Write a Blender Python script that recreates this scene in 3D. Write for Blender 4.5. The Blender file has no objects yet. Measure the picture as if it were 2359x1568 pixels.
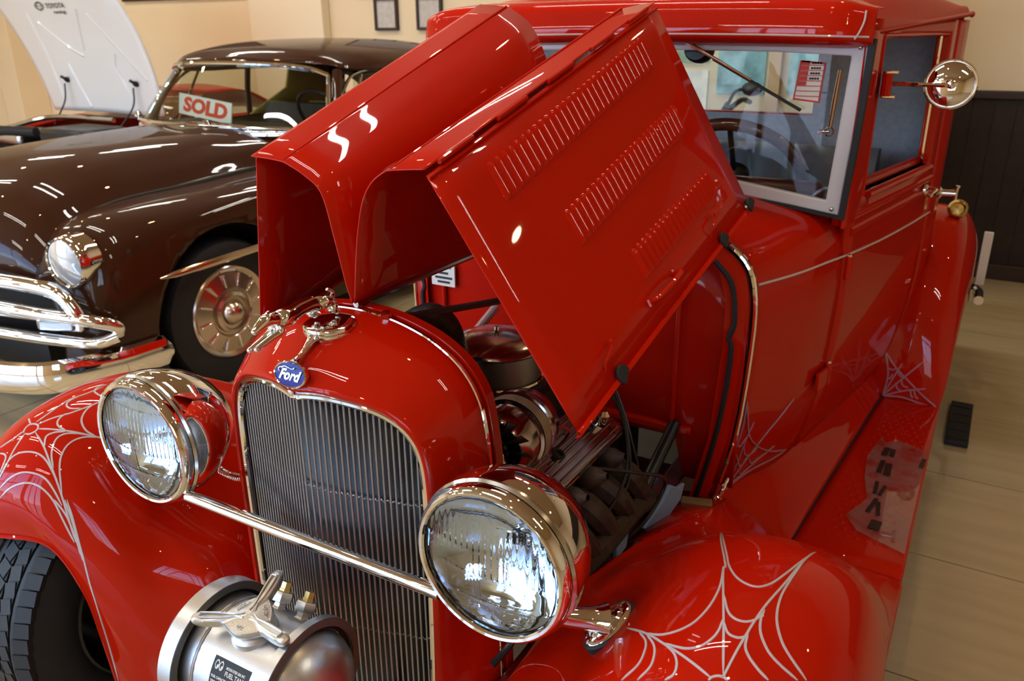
import bpy, bmesh, math, random
from mathutils import Vector, Matrix, Quaternion
from mathutils.bvhtree import BVHTree
random.seed(7)
sc = bpy.context.scene
COL = sc.collection
PI = math.pi

# ------------------------------------------------------------------ camera, world, lights, exposure
cam_d = bpy.data.cameras.new('camera')
cam = bpy.data.objects.new('camera', cam_d)
COL.objects.link(cam)
RT = Vector((0.86405442, 0.50333324, -0.00809972))
UP = Vector((-0.17109547, 0.30876973, 0.9356215))
FW = Vector((-0.47343035, 0.80704207, -0.35291189))
CP = Vector((0.8791774, -0.80287116, 1.51418922))
mw = Matrix.Identity(4)
for r_ in range(3):
    mw[r_][0] = RT[r_]; mw[r_][1] = UP[r_]; mw[r_][2] = -FW[r_]; mw[r_][3] = CP[r_]
cam.matrix_world = mw
cam_d.sensor_width = 23.5
cam_d.lens = 1887.36 / 2359 * 23.5
cam_d.clip_start = 0.02
cam_d.dof.use_dof = True
cam_d.dof.focus_distance = 1.38
cam_d.dof.aperture_fstop = 4.5
sc.camera = cam

world = bpy.data.worlds.new('world')
sc.world = world
world.use_nodes = True
wt = world.node_tree
wt.nodes.clear()
wo = wt.nodes.new('ShaderNodeOutputWorld')
wb = wt.nodes.new('ShaderNodeBackground')
sky = wt.nodes.new('ShaderNodeTexSky')
sky.sky_type = 'NISHITA'
sky.sun_disc = False
sky.sun_elevation = math.radians(38)
sky.sun_rotation = math.radians(40)
sky.air_density = 1.0
sky.dust_density = 2.0
wt.links.new(sky.outputs[0], wb.inputs[0])
wb.inputs[1].default_value = 2.2
wt.links.new(wb.outputs[0], wo.inputs[0])

sc.view_settings.view_transform = 'Standard'
sc.view_settings.look = 'None'
sc.view_settings.gamma = 1.0
sc.view_settings.use_curve_mapping = False
sc.view_settings.exposure = -0.10
sc.cycles.caustics_reflective = False
sc.cycles.caustics_refractive = False
sc.cycles.sample_clamp_indirect = 6.0
sc.cycles.max_bounces = 12
sc.cycles.transparent_max_bounces = 16

CEIL = 3.35
TUBE_W = 9.5
SPOT_W = 4.0

def area_light(name, loc, sx, sy, power, col, shape='RECTANGLE', rot=(0, 0, 0)):
    d = bpy.data.lights.new(name, 'AREA')
    d.shape = shape
    d.size = sx
    d.size_y = sy
    d.energy = power
    d.color = col
    o = bpy.data.objects.new(name, d)
    o.location = loc
    o.rotation_euler = rot
    COL.objects.link(o)
    return o
TUBES = [(x, y) for x in (-7.2, -5.0, -2.8, -0.6, 1.6) for y in (-3.4, -1.0, 1.4, 3.8) if x < 1] + [(2.6, .3)]  # last pair, off the grid, is added to brighten the hood panel
for (x, y) in TUBES:
    for dy in (-.085, .085):
        area_light('fluorescent_light', (x, y + dy, CEIL - .085), 1.18, .034, TUBE_W, (1.0, .94, .82))
SPOTS = [(x, y) for x in (-6.1, -3.9, -1.7, .5, 2.7) for y in (-2.2, .2, 2.6)]
for (x, y) in SPOTS:
    area_light('downlight', (x, y, CEIL - .012), .085, .085, SPOT_W, (1.0, .70, .36), 'DISK')
# portals of the real window openings (they emit nothing, they guide the sky light)
WIN_Y = -3.9
for x, w_ in ((-6.7, 3.6), (-3.05, 3.4), (-.775, .85), (2.0, 1.3)):
    pl = area_light('window_portal', (x, WIN_Y + .05, 1.59), w_, 3.0, 1.0, (1, 1, 1), rot=(PI / 2, 0, 0))
    pl.data.cycles.is_portal = True

# ------------------------------------------------------------------ materials
def mat(name, col, rough=.5, metal=0.0, coat=0.0, spec=.5, noise=None, bump=None, coat_rough=.03, emit=None, trans=0.0, ior=1.45, alpha=1.0):
    m = bpy.data.materials.new(name)
    m.use_nodes = True
    nt = m.node_tree
    b = nt.nodes['Principled BSDF']
    b.inputs['Base Color'].default_value = (*col, 1)
    b.inputs['Roughness'].default_value = rough
    b.inputs['Metallic'].default_value = metal
    b.inputs['Coat Weight'].default_value = coat
    b.inputs['Coat Roughness'].default_value = coat_rough
    b.inputs['Specular IOR Level'].default_value = spec
    b.inputs['IOR'].default_value = ior
    b.inputs['Transmission Weight'].default_value = trans
    if emit:
        b.inputs['Emission Color'].default_value = (*emit[0], 1)
        b.inputs['Emission Strength'].default_value = emit[1]
    if noise:  # (scale, amount)
        tc = nt.nodes.new('ShaderNodeTexCoord')
        n = nt.nodes.new('ShaderNodeTexNoise')
        n.inputs['Scale'].default_value = noise[0]
        n.inputs['Detail'].default_value = 6
        r = nt.nodes.new('ShaderNodeValToRGB')
        a = noise[1]
        r.color_ramp.elements[0].color = (*[c * (1 - a) for c in col], 1)
        r.color_ramp.elements[1].color = (*[min(1, c * (1 + a)) for c in col], 1)
        r.color_ramp.elements[0].position = .3
        r.color_ramp.elements[1].position = .7
        nt.links.new(tc.outputs['Object'], n.inputs['Vector'])
        nt.links.new(n.outputs['Fac'], r.inputs[0])
        nt.links.new(r.outputs[0], b.inputs['Base Color'])
    if bump:  # (scale, strength)
        tc = nt.nodes.new('ShaderNodeTexCoord')
        n = nt.nodes.new('ShaderNodeTexNoise')
        n.inputs['Scale'].default_value = bump[0]
        n.inputs['Detail'].default_value = 4
        bn = nt.nodes.new('ShaderNodeBump')
        bn.inputs['Strength'].default_value = bump[1]
        bn.inputs['Distance'].default_value = .002
        nt.links.new(tc.outputs['Object'], n.inputs['Vector'])
        nt.links.new(n.outputs['Fac'], bn.inputs['Height'])
        nt.links.new(bn.outputs[0], b.inputs['Normal'])
    return m

def glass_mat(name, tint=(1, 1, 1), refl=1.0, haze=None):
    """thin sheet glass: clear transmission with a Fresnel reflection"""
    m = bpy.data.materials.new(name)
    m.use_nodes = True
    nt = m.node_tree
    nt.nodes.clear()
    o = nt.nodes.new('ShaderNodeOutputMaterial')
    mx = nt.nodes.new('ShaderNodeMixShader')
    t = nt.nodes.new('ShaderNodeBsdfTransparent')
    t.inputs[0].default_value = (*tint, 1)
    g = nt.nodes.new('ShaderNodeBsdfGlossy')
    g.inputs['Roughness'].default_value = .01
    lw = nt.nodes.new('ShaderNodeLayerWeight')
    lw.inputs['Blend'].default_value = .5
    pw = nt.nodes.new('ShaderNodeMath'); pw.operation = 'POWER'; pw.inputs[1].default_value = 5
    mm = nt.nodes.new('ShaderNodeMath'); mm.operation = 'MULTIPLY_ADD'
    mm.inputs[1].default_value = .92 * refl; mm.inputs[2].default_value = .042 * refl
    mm.use_clamp = True
    nt.links.new(lw.outputs['Facing'], pw.inputs[0])
    nt.links.new(pw.outputs[0], mm.inputs[0])
    nt.links.new(mm.outputs[0], mx.inputs[0])
    nt.links.new(t.outputs[0], mx.inputs[1])
    nt.links.new(g.outputs[0], mx.inputs[2])
    out = mx
    if haze:
        d = nt.nodes.new('ShaderNodeBsdfDiffuse')
        d.inputs[0].default_value = (*haze, 1)
        tc = nt.nodes.new('ShaderNodeTexCoord')
        n = nt.nodes.new('ShaderNodeTexNoise')
        n.inputs['Scale'].default_value = 22
        n.inputs['Detail'].default_value = 5
        mr = nt.nodes.new('ShaderNodeMapRange')
        mr.inputs[1].default_value = .3; mr.inputs[2].default_value = .75
        mr.inputs[3].default_value = .02; mr.inputs[4].default_value = .24
        nt.links.new(tc.outputs['Object'], n.inputs['Vector'])
        nt.links.new(n.outputs['Fac'], mr.inputs[0])
        out = nt.nodes.new('ShaderNodeMixShader')
        nt.links.new(mr.outputs[0], out.inputs[0])
        nt.links.new(mx.outputs[0], out.inputs[1])
        nt.links.new(d.outputs[0], out.inputs[2])
    nt.links.new(out.outputs[0], o.inputs[0])
    return m

RED = mat('red_paint', (.47, .0085, .0004), rough=.45, coat=.52, spec=.03, coat_rough=.02)
RED2 = mat('red_inner_paint', (.44, .008, .001), rough=.45, coat=.45, spec=.05, coat_rough=.06)
CHROME = mat('chrome', (.86, .85, .83), rough=.035, metal=1.0)
STEEL = mat('polished_steel', (.62, .62, .60), rough=.16, metal=1.0)
ALU = mat('brushed_aluminium', (.56, .56, .56), rough=.36, metal=1.0, bump=(260, .08))
CASTALU = mat('cast_aluminium', (.60, .60, .58), rough=.36, metal=1.0, bump=(300, .25))
BRASS = mat('brass', (.55, .40, .14), rough=.3, metal=1.0)
BLACK = mat('black_plastic', (.012, .012, .014), rough=.35)
RUBBER = mat('black_rubber', (.011, .012, .015), rough=.62, bump=(120, .15))
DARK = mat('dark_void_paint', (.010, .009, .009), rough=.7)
STRIPE = mat('pinstripe_paint', (.52, .45, .45), rough=.4, coat=.8, spec=.3)
STRIPE2 = mat('faint_pinstripe_paint', (.42, .20, .27), rough=.4, coat=.8, spec=.3)
GREYTRIM = mat('grey_trim_paint', (.58, .60, .65), rough=.45)
GREYCLOTH = mat('grey_cloth', (.36, .37, .42), rough=.85, noise=(60, .1))
GREYSEAT = mat('grey_leather', (.12, .14, .17), rough=.5)
WOOD = mat('brown_wood_rim', (.075, .018, .008), rough=.25, coat=.8, noise=(30, .4))
CAST = mat('cast_iron', (.13, .10, .085), rough=.55, metal=.4, noise=(40, .35))
RUST = mat('rusty_header', (.055, .034, .024), rough=.6, metal=.3, noise=(45, .4))
BLUE = mat('blue_enamel', (.012, .014, .26), rough=.35, coat=.15, spec=.2)
BLUEGREY = mat('blue_grey', (.16, .24, .40), rough=.4)
WHITE = mat('white_paint', (.72, .72, .72), rough=.4, coat=.4)
PAPER = mat('white_paper', (.72, .70, .66), rough=.7)
REDPRINT = mat('red_print', (.50, .035, .03), rough=.6)
SIGNRED = mat('sign_red_print', (.60, .05, .02), rough=.5)
BLACKPRINT = mat('black_print', (.015, .015, .015), rough=.6)
BROWN = mat('brown_paint', (.038, .011, .0035), rough=.45, coat=.6, spec=.05, coat_rough=.02)
GRILLEBAR = mat('grille_bar_steel', (.42, .42, .43), rough=.3, metal=.8)
MOULD = mat('warm_chrome', (.62, .52, .42), rough=.12, metal=1.0)
HUBGOLD = mat('warm_wheel_cover', (.60, .50, .42), rough=.2, metal=1.0)
GLASS = glass_mat('clear_glass', (.94, .97, .96), 1.0)
GLASSD = glass_mat('green_tinted_glass', (.84, .89, .82), 1.2)
FILM = glass_mat('clear_film', (.95, .95, .95), 1.5, (.45, .36, .36))
WINGLASS = glass_mat('shop_glass', (.95, .97, 1.0), .6)
CLEARPAINT = RED

# ------------------------------------------------------------------ mesh tools
WLOC = {}

def world_loc(o):
    return WLOC.get(o.name, Vector((0, 0, 0)))

def props(o, label=None, cat=None, group=None, kind=None):
    if label: o['label'] = label
    if cat: o['category'] = cat
    if group: o['group'] = group
    if kind: o['kind'] = kind
    return o

def empty(name, loc, label=None, cat=None, group=None):
    o = bpy.data.objects.new(name, None)
    o.location = loc
    o.empty_display_size = .1
    COL.objects.link(o)
    WLOC[o.name] = Vector(loc)
    return props(o, label, cat, group)

def place(o, parent, loc=(0, 0, 0)):
    """link o, standing at world position loc, under parent"""
    COL.objects.link(o)
    loc = Vector(loc)
    WLOC[o.name] = loc
    if parent is not None:
        o.parent = parent
        o.location = loc - world_loc(parent)
    else:
        o.location = loc
    return o

def V(p): return Vector(p)

def crom(P, t):
    """Catmull-Rom through the list P, t in 0..len-1"""
    n = len(P)
    i = min(int(t), n - 2)
    f = t - i
    p1, p2 = V(P[i]), V(P[i + 1])
    p0 = V(P[i - 1]) if i > 0 else p1 * 2 - p2
    p3 = V(P[i + 2]) if i + 2 < n else p2 * 2 - p1
    return .5 * ((2 * p1) + (p2 - p0) * f + (2 * p0 - 5 * p1 + 4 * p2 - p3) * f * f + (3 * p1 - p0 - 3 * p2 + p3) * f ** 3)

def spl(P, n):
    return [crom(P, (len(P) - 1) * k / (n - 1)) for k in range(n)]

def frame_of(d):
    d = V(d).normalized()
    a = V((0, 0, 1)) if abs(d.z) < .9 else V((1, 0, 0))
    x = d.cross(a).normalized()
    return x, d.cross(x).normalized(), d

class M:
    def __init__(s):
        s.v = []; s.f = []
    def add(s, v, f):
        n = len(s.v)
        s.v += [tuple(p) for p in v]
        s.f += [tuple(i + n for i in q) for q in f]
        return s
    def grid(s, rows, closed=False, skip=None):
        nu, nv = len(rows), len(rows[0])
        v = [p for r in rows for p in r]
        f = []
        for i in range(nu - 1):
            for j in range(nv if closed else nv - 1):
                q = (i * nv + j, i * nv + (j + 1) % nv, (i + 1) * nv + (j + 1) % nv, (i + 1) * nv + j)
                if skip and skip(i, j): continue
                f.append(q)
        return s.add(v, f)
    def loft(s, secs, nu, nv, closed=False):
        rows = [spl(c, nv) for c in secs]
        cols = [spl([r[j] for r in rows], nu) for j in range(nv)]
        return s.grid([[cols[j][i] for j in range(nv)] for i in range(nu)], closed)
    def tube(s, path, r, ns=10, cap=True, flat=1.0):
        n = len(path)
        path = [V(p) for p in path]
        rows = []
        x = None
        for i, p in enumerate(path):
            d = (path[min(i + 1, n - 1)] - path[max(i - 1, 0)]).normalized()
            if x is None:
                x, y, _ = frame_of(d)
            else:
                x = (x - d * x.dot(d)).normalized()
                y = d.cross(x)
            rr = r[i] if isinstance(r, (list, tuple)) else r
            rows.append([p + x * (rr * math.cos(2 * PI * k / ns)) + y * (rr * flat * math.sin(2 * PI * k / ns)) for k in range(ns)])
        b = len(s.v)
        s.grid(rows, True)
        if cap:
            s.f.append(tuple(b + k for k in range(ns))[::-1])
            s.f.append(tuple(b + (n - 1) * ns + k for k in range(ns)))
        return s
    def lathe(s, prof, o, d, ns=32, x=None, a0=0, a1=2 * PI):
        """prof: list of (radius, height along d)"""
        d = V(d).normalized()
        if x is None: x, y, _ = frame_of(d)
        else:
            x = V(x); x = (x - d * x.dot(d)).normalized(); y = d.cross(x)
        full = abs(a1 - a0 - 2 * PI) < 1e-6
        k_n = ns if full else ns + 1
        rows = [[V(o) + d * h + (x * math.cos(a0 + (a1 - a0) * k / ns) + y * math.sin(a0 + (a1 - a0) * k / ns)) * max(r, 1e-5) for k in range(k_n)] for r, h in prof]
        return s.grid(rows, full)
    def box(s, c, size, rot=None):
        c = V(c)
        v = []
        for dx in (-.5, .5):
            for dy in (-.5, .5):
                for dz in (-.5, .5):
                    p = V((dx * size[0], dy * size[1], dz * size[2]))
                    if rot is not None: p = rot @ p
                    v.append(c + p)
        return s.add(v, [(0, 1, 3, 2), (4, 6, 7, 5), (0, 4, 5, 1), (2, 3, 7, 6), (0, 2, 6, 4), (1, 5, 7, 3)])
    def prism(s, poly, vec):
        n = len(poly)
        vec = V(vec)
        v = [V(p) for p in poly] + [V(p) + vec for p in poly]
        f = [tuple(range(n))[::-1], tuple(range(n, 2 * n))] + [(i, (i + 1) % n, n + (i + 1) % n, n + i) for i in range(n)]
        return s.add(v, f)
    def ring(s, outer, inner, vec):
        """plate between two outlines of equal length, given thickness vec"""
        n = len(outer)
        vec = V(vec)
        O = [V(p) for p in outer]; I = [V(p) for p in inner]
        v = O + I + [p + vec for p in O] + [p + vec for p in I]
        f = []
        for i in range(n):
            j = (i + 1) % n
            f += [(i, j, n + j, n + i), (2 * n + i, 3 * n + i, 3 * n + j, 2 * n + j), (i, 2 * n + i, 2 * n + j, j), (n + i, n + j, 3 * n + j, 3 * n + i)]
        return s.add(v, f)
    def ball(s, c, r, n=10, sc3=(1, 1, 1)):
        rows = []
        for i in range(n + 1):
            a = PI * i / n
            rows.append([V(c) + V((r * sc3[0] * math.sin(a) * math.cos(2 * PI * k / (2 * n)), r * sc3[1] * math.sin(a) * math.sin(2 * PI * k / (2 * n)), r * sc3[2] * math.cos(a))) for k in range(2 * n)])
        return s.grid(rows, True)
    def mirror(s):
        n = len(s.v)
        v = [(-p[0], p[1], p[2]) for p in s.v]
        return s.add(v, [tuple(reversed(q)) for q in s.f])
    def mesh(s, name, material, ang=35, merge=1e-5):
        me = bpy.data.meshes.new(name)
        bm = bmesh.new()
        vs = [bm.verts.new(p) for p in s.v]
        for q in s.f:
            try: bm.faces.new([vs[i] for i in q])
            except ValueError: pass
        if merge: bmesh.ops.remove_doubles(bm, verts=bm.verts, dist=merge)
        bmesh.ops.recalc_face_normals(bm, faces=bm.faces)
        for f in bm.faces: f.smooth = True
        bm.to_mesh(me)
        bm.free()
        me.set_sharp_from_angle(angle=math.radians(ang))
        me.materials.append(material)
        return me
    def obj(s, name, material, parent=None, label=None, cat=None, group=None, kind=None, solid=None, off=-1, bevel=None, ang=35, merge=1e-5):
        o = bpy.data.objects.new(name, s.mesh(name, material, ang, merge))
        place(o, parent)
        props(o, label, cat, group, kind)
        if solid:
            md = o.modifiers.new('thickness', 'SOLIDIFY')
            md.thickness = solid; md.offset = off
        if bevel:
            md = o.modifiers.new('bevel', 'BEVEL')
            md.width = bevel; md.segments = 2; md.limit_method = 'ANGLE'; md.angle_limit = math.radians(40)
        return o

def inst(name, mesh, parent, loc, rot=None, label=None):
    """one more object on a shared mesh"""
    o = bpy.data.objects.new(name, mesh)
    place(o, parent, loc)
    if rot is not None:
        o.rotation_mode = 'QUATERNION'
        o.rotation_quaternion = rot
    if label: o['label'] = label
    return o

def text_geo(txt, size=1.0, extrude=0.0, shear=0.0, bold=0.0, space=1.0):
    cu = bpy.data.curves.new('t', 'FONT')
    cu.body = txt
    cu.size = size
    cu.extrude = extrude
    cu.shear = shear
    cu.offset = bold
    cu.space_character = space
    cu.align_x = 'CENTER'
    cu.align_y = 'CENTER'
    cu.resolution_u = 3
    ob = bpy.data.objects.new('t', cu)
    COL.objects.link(ob)
    dg = bpy.context.evaluated_depsgraph_get()
    me = bpy.data.meshes.new_from_object(ob.evaluated_get(dg))
    v = [tuple(p.co) for p in me.vertices]
    f = [tuple(p.vertices) for p in me.polygons]
    bpy.data.objects.remove(ob)
    bpy.data.meshes.remove(me)
    bpy.data.curves.remove(cu)
    return v, f

def add_text(m, txt, o, x, y, size, extrude=.0004, shear=0, bold=0, wid=None, space=1.0):
    """lay text on the plane with origin o (centre) and axes x, y"""
    v, f = text_geo(txt, size, extrude, shear, bold, space)
    o, x, y = V(o), V(x).normalized(), V(y).normalized()
    z = x.cross(y)
    k = 1.0
    if wid:
        w = max(p[0] for p in v) - min(p[0] for p in v)
        k = wid / w
    m.add([o + x * (p[0] * k) + y * p[1] + z * p[2] for p in v], f)
    return m

def bvh_of(o):
    dg = bpy.context.evaluated_depsgraph_get()
    me = o.data
    return BVHTree.FromPolygons([v.co[:] for v in me.vertices], [p.vertices[:] for p in me.polygons])

def ribbon(m, pts, w, tree, side=None, lift=.0012, n=None):
    """flat painted line following a surface"""
    pts = [V(p) for p in pts]
    if n is None: n = max(12, len(pts) * 7)
    P = spl(pts, n)
    loc = []
    for p in P:
        q, nn, _, _ = tree.find_nearest(p)
        if side is not None and nn.dot(side) < 0: nn = -nn
        loc.append((q, nn))
    rows = []
    for i, (q, nn) in enumerate(loc):
        d = loc[min(i + 1, n - 1)][0] - loc[max(i - 1, 0)][0]
        if d.length < 1e-7: d = V((1, 0, 0))
        s_ = nn.cross(d.normalized()).normalized()
        ww = w * min(1, .3 + min(i, n - 1 - i) / (n * .10))
        rows.append([q + nn * (lift * .3) - s_ * ww * .62, q + nn * lift - s_ * ww * .45, q + nn * lift + s_ * ww * .45, q + nn * (lift * .3) + s_ * ww * .62])
    return m.grid(rows)
# ------------------------------------------------------------------ room
WALLM = mat('beige_wall', (.84, .67, .44), rough=.75, noise=(1.2, .04))
WALLM2 = mat('light_beige_wall', (.88, .75, .54), rough=.75)
CEILM = mat('ceiling_tan', (.50, .37, .21), rough=.85)
def tile_mat():
    m = mat('floor_tile', (.40, .31, .19), rough=.10, spec=.5)
    nt = m.node_tree
    b = nt.nodes['Principled BSDF']
    tc = nt.nodes.new('ShaderNodeNewGeometry')
    mp = nt.nodes.new('ShaderNodeMapping')
    mp.inputs['Scale'].default_value = (1.1, 9, 1)
    n = nt.nodes.new('ShaderNodeTexNoise')
    n.inputs['Scale'].default_value = 1.6
    n.inputs['Detail'].default_value = 5
    r = nt.nodes.new('ShaderNodeValToRGB')
    r.color_ramp.elements[0].color = (.50, .395, .225, 1)
    r.color_ramp.elements[1].color = (.56, .445, .26, 1)
    r.color_ramp.elements[0].position = .35
    r.color_ramp.elements[1].position = .65
    nt.links.new(tc.outputs['Position'], mp.inputs[0])
    nt.links.new(mp.outputs[0], n.inputs['Vector'])
    nt.links.new(n.outputs['Fac'], r.inputs[0])
    nt.links.new(r.outputs[0], b.inputs['Base Color'])
    return m
TILEM = tile_mat()
GROUT = mat('dark_grout', (.10, .085, .065), rough=.8)
DADOM = mat('dark_wood_panel', (.022, .011, .008), rough=.65, noise=(14, .4))
FRAMEM = mat('dark_frame_wood', (.035, .016, .010), rough=.5)
WX0, WX1, WY0, WY1 = -9.3, 5.2, WIN_Y, 5.16

def S(name, m, material, **k):
    return m.obj(name, material, None, kind='structure', **k)

floor = S('floor', M().box(((WX0 + WX1) / 2, (WY0 + WY1) / 2, -.06), (WX1 - WX0, WY1 - WY0, .1)), GROUT)
# tiles laid on the floor: seams at y = 2.2307 - k*.574 and x = .8405 + k*.574
TS = .5742
tm = M().box((0, 0, 0), (TS - .006, TS - .006, .012)).mesh('tile', TILEM)
rest = M()
CX = lambda p: ((V(p) - CP).dot(RT), (V(p) - CP).dot(UP), (V(p) - CP).dot(FW))
x_lo = .8405 - TS * 17
y_lo = 2.2307 - TS * 12
for i in range(25):
    for j in range(18):
        cx_, cy_ = x_lo + (i + .5) * TS, y_lo + (j + .5) * TS
        if cx_ + TS / 2 < WX0 or cx_ - TS / 2 > WX1 or cy_ - TS / 2 > WY1 or cy_ + TS / 2 < WY0: continue
        a = CX((cx_, cy_, 0))
        u = 1887 * a[0] / max(a[2], .05); w = 1887 * a[1] / max(a[2], .05)
        right = cx_ > .6 and a[2] > .2 and -1350 < u < 1500 and w > -1150
        left = cx_ < -.6 and cy_ < 1.9 and a[2] > .2 and -1500 < u < -500 and w < 0 and w > -1150
        if right or left:
            o = inst('tile', tm, floor, (cx_, cy_, -.006))
        else:
            rest.box((cx_, cy_, -.006), (TS - .006, TS - .006, .012))
rest.obj('tile_field', TILEM, floor, kind='stuff')

S('wall_back', M().box(((WX0 + WX1) / 2, WY1 + .06, CEIL / 2), (WX1 - WX0 + .4, .12, CEIL)), WALLM)
S('wall_left', M().box((WX0 - .06, (WY0 + WY1) / 2, CEIL / 2), (.12, WY1 - WY0 + .1, CEIL)), WALLM2)
S('wall_right', M().box((WX1 + .06, (WY0 + WY1) / 2, CEIL / 2), (.12, WY1 - WY0 + .1, CEIL)), WALLM)
S('ceiling', M().box(((WX0 + WX1) / 2, (WY0 + WY1) / 2, CEIL + .06), (WX1 - WX0 + .4, WY1 - WY0 + .4, .12)), CEILM)
S('trim_1', M().box((-4.92, WY1 - .05, CEIL / 2), (.90, .10, CEIL)), WALLM2, bevel=.01)   # pilaster
S('trim_2', M().box((-9.12, WY1 - .17, CEIL / 2), (.36, .34, CEIL)), WALLM, bevel=.01)     # corner pier
# front shop front: four big openings between piers
fw_ = M()
xs_ = [WX0, -8.5, -4.9, -4.75, -1.35, -1.2, -.35, 1.3, 2.7, WX1]
fw_.box((2.0, WY0 - .06, .60), (1.4, .117, 1.2)); fw_.box((2.0, WY0 - .06, 2.95), (1.4, .116, .8))
for a, b in ((0, 1), (2, 3), (4, 5), (6, 7), (8, 9)):
    fw_.box(((xs_[a] + xs_[b]) / 2, WY0 - .06, CEIL / 2), (xs_[b] - xs_[a], .12, CEIL))
fw_.box(((WX0 + WX1) / 2, WY0 - .06, (3.1 + CEIL) / 2), (WX1 - WX0, .118, CEIL - 3.1))
fw_.box(((WX0 + WX1) / 2, WY0 - .06, .04), (WX1 - WX0, .118, .08))
S('wall_front', fw_, WALLM)
for k, (a, b) in enumerate(((1, 2), (3, 4), (5, 6), (7, 8))):
    c = (xs_[a] + xs_[b]) / 2; w = xs_[b] - xs_[a]
    fr = M()
    for dx in (-w / 2 + .025, -w / 6, w / 6, w / 2 - .025):
        fr.box((c + dx, WY0 - .03, 1.59), (.05, .06, 3.02))
    for z in (.10, 2.3, 3.08):
        fr.box((c, WY0 - .03, z), (w, .058, .05))
    wf = S('window_%d' % (k + 1), fr, STEEL)
    M().box((c, WY0 - .03, 1.59), (w - .06, .006, 3.0)).obj('window_pane', WINGLASS, wf)
S('ground', M().box((-2, -14, -.08), (60, 18, .1)), mat('pavement', (.42, .42, .42), rough=.8))
for k, (x, w, h) in enumerate(((-12, 8, 4.5), (-3, 7, 3.2), (6, 9, 5.5))):
    S('ground_facade_%d' % k if False else 'trim_%d' % (10 + k), M().box((x, -21, h / 2), (w, 3, h)), mat('far_facade', (.45, .45, .47), rough=.8))

# dado: dark boards under a rail on the back wall
dado = S('trim_3', M().box((2.0, WY1 - .008, .56), (6.4, .016, 1.12)), DADOM)
pm = M().box((0, 0, 0), (.116, .014, 1.02)).mesh('panel_board', DADOM)
for k in range(54):
    inst('panel_board', pm, dado, (-1.14 + k * .1185, WY1 - .022, .60))
M().box((2.0, WY1 - .028, 1.13), (6.4, .05, .05)).obj('dado_rail', FRAMEM, dado, bevel=.008)
M().box((2.0, WY1 - .028, .05), (6.4, .045, .10)).obj('skirting_board', FRAMEM, dado, bevel=.006)
# left run of skirting
S('baseboard_back', M().box((-5.2, WY1 - .012, .05), (8.1, .022, .1)), FRAMEM)

# light fittings, one also over the added tube pair
FIT = mat('fitting_white', (.75, .74, .70), rough=.4)
fit_m = M().box((0, 0, 0), (1.26, .30, .07)).mesh('light_fitting_body', FIT)
for (x, y) in TUBES:
    o = inst('ceiling_light', fit_m, None, (x, y, CEIL - .035))
    o['kind'] = 'structure'

# framed certificates and the dark boards high on the back wall
def picture(name, x0, x1, z0, z1, border, label, cat, face):
    t = empty(name, ((x0 + x1) / 2, WY1, z0), label, cat)
    y = WY1 - .03
    O = [(x0, y, z0), (x1, y, z0), (x1, y, z1), (x0, y, z1)]
    b = border
    I = [(x0 + b, y, z0 + b), (x1 - b, y, z0 + b), (x1 - b, y, z1 - b), (x0 + b, y, z1 - b)]
    M().ring(O, I, (0, .03, 0)).obj('frame', FRAMEM, t)
    M().box(((x0 + x1) / 2, WY1 - .012, (z0 + z1) / 2), (x1 - x0 - b, .008, z1 - z0 - b)).obj('sheet', face, t)
    return t
CERT = mat('certificate_paper', (.55, .50, .45), rough=.6, noise=(30, .12))
picture('framed_certificate', -3.945, -3.70, 1.53, 1.79, .022, 'small dark framed certificate left of the other one on the beige wall', 'picture', CERT)
picture('framed_certificate', -3.50, -3.245, 1.53, 1.79, .022, 'small dark framed certificate half hidden by the red cab roof', 'picture', CERT)
picture('framed_picture', -4.13, -2.95, 1.805, 2.5, .035, 'wide dark framed board high above the small certificates', 'picture', CERT)
picture('framed_picture', -7.28, -5.46, 1.835, 2.6, .05, 'long dark board high on the wall left of the pale pilaster', 'picture', FRAMEM)
# ------------------------------------------------------------------ red pickup truck
truck = empty('pickup_truck', (0, 1.35, 0), 'red vintage hot rod pickup truck with raised hood and white cobweb pinstripes', 'truck')

def sidex(y):
    if y <= 1.27: return .465 + (.575 - .465) * max(0, (y - .97)) / .30
    return .573 + .17 * (y - 1.27)
def sidez(z):   # inset of the lower body
    if z >= .84: return 0
    t = (.84 - z) / .42
    return -.062 * t * t
def sx(y, z): return sidex(y) + sidez(z)

# radiator shell -------------------------------------------------------
def vplane(x): return .029 + .30 * abs(x)
inner = [(.0, .990), (.03, .9915), (.06, .990), (.11, .981), (.15, .966), (.180, .940), (.196, .900), (.2015, .83), (.202, .71), (.201, .58), (.198, .45), (.192, .34)]
front = [(.0, 1.035), (.04, 1.034), (.085, 1.028), (.135, 1.014), (.175, .995), (.212, .958), (.229, .905), (.235, .83), (.237, .71), (.236, .58), (.233, .45), (.226, .34)]
rear = [(.0, 1.081), (.05, 1.078), (.10, 1.069), (.155, 1.050), (.205, 1.016), (.237, .967), (.250, .905), (.256, .83), (.261, .71), (.266, .58), (.270, .45), (.268, .34)]
def shell_rows(half=1):
    rows = []
    for k in range(len(inner)):
        ix, iz = inner[k]; fx, fz = front[k]; rx, rz = rear[k]
        yi = vplane(ix); yf = vplane(fx) + .012
        c = [(ix, yi + .012, iz), (ix + (fx - ix) * .25, yi - .010, iz + (fz - iz) * .25), (fx * .55 + ix * .45, yi - .008 + .006, iz * .45 + fz * .55),
             (fx, yf + .004, fz), (fx * .4 + rx * .6, yf * .55 + .19 * .45, fz * .35 + rz * .65 + .004), (rx, .178, rz), (rx + .001, .196, rz)]
        rows.append([(half * p[0], p[1], p[2]) for p in c])
    return rows
sh = M()
R_ = shell_rows(1); L_ = shell_rows(-1)
sh.loft(L_[::-1] + R_[1:], 110, 26)
shell = sh.obj('radiator_shell', RED, truck, solid=.004, off=0)
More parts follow.
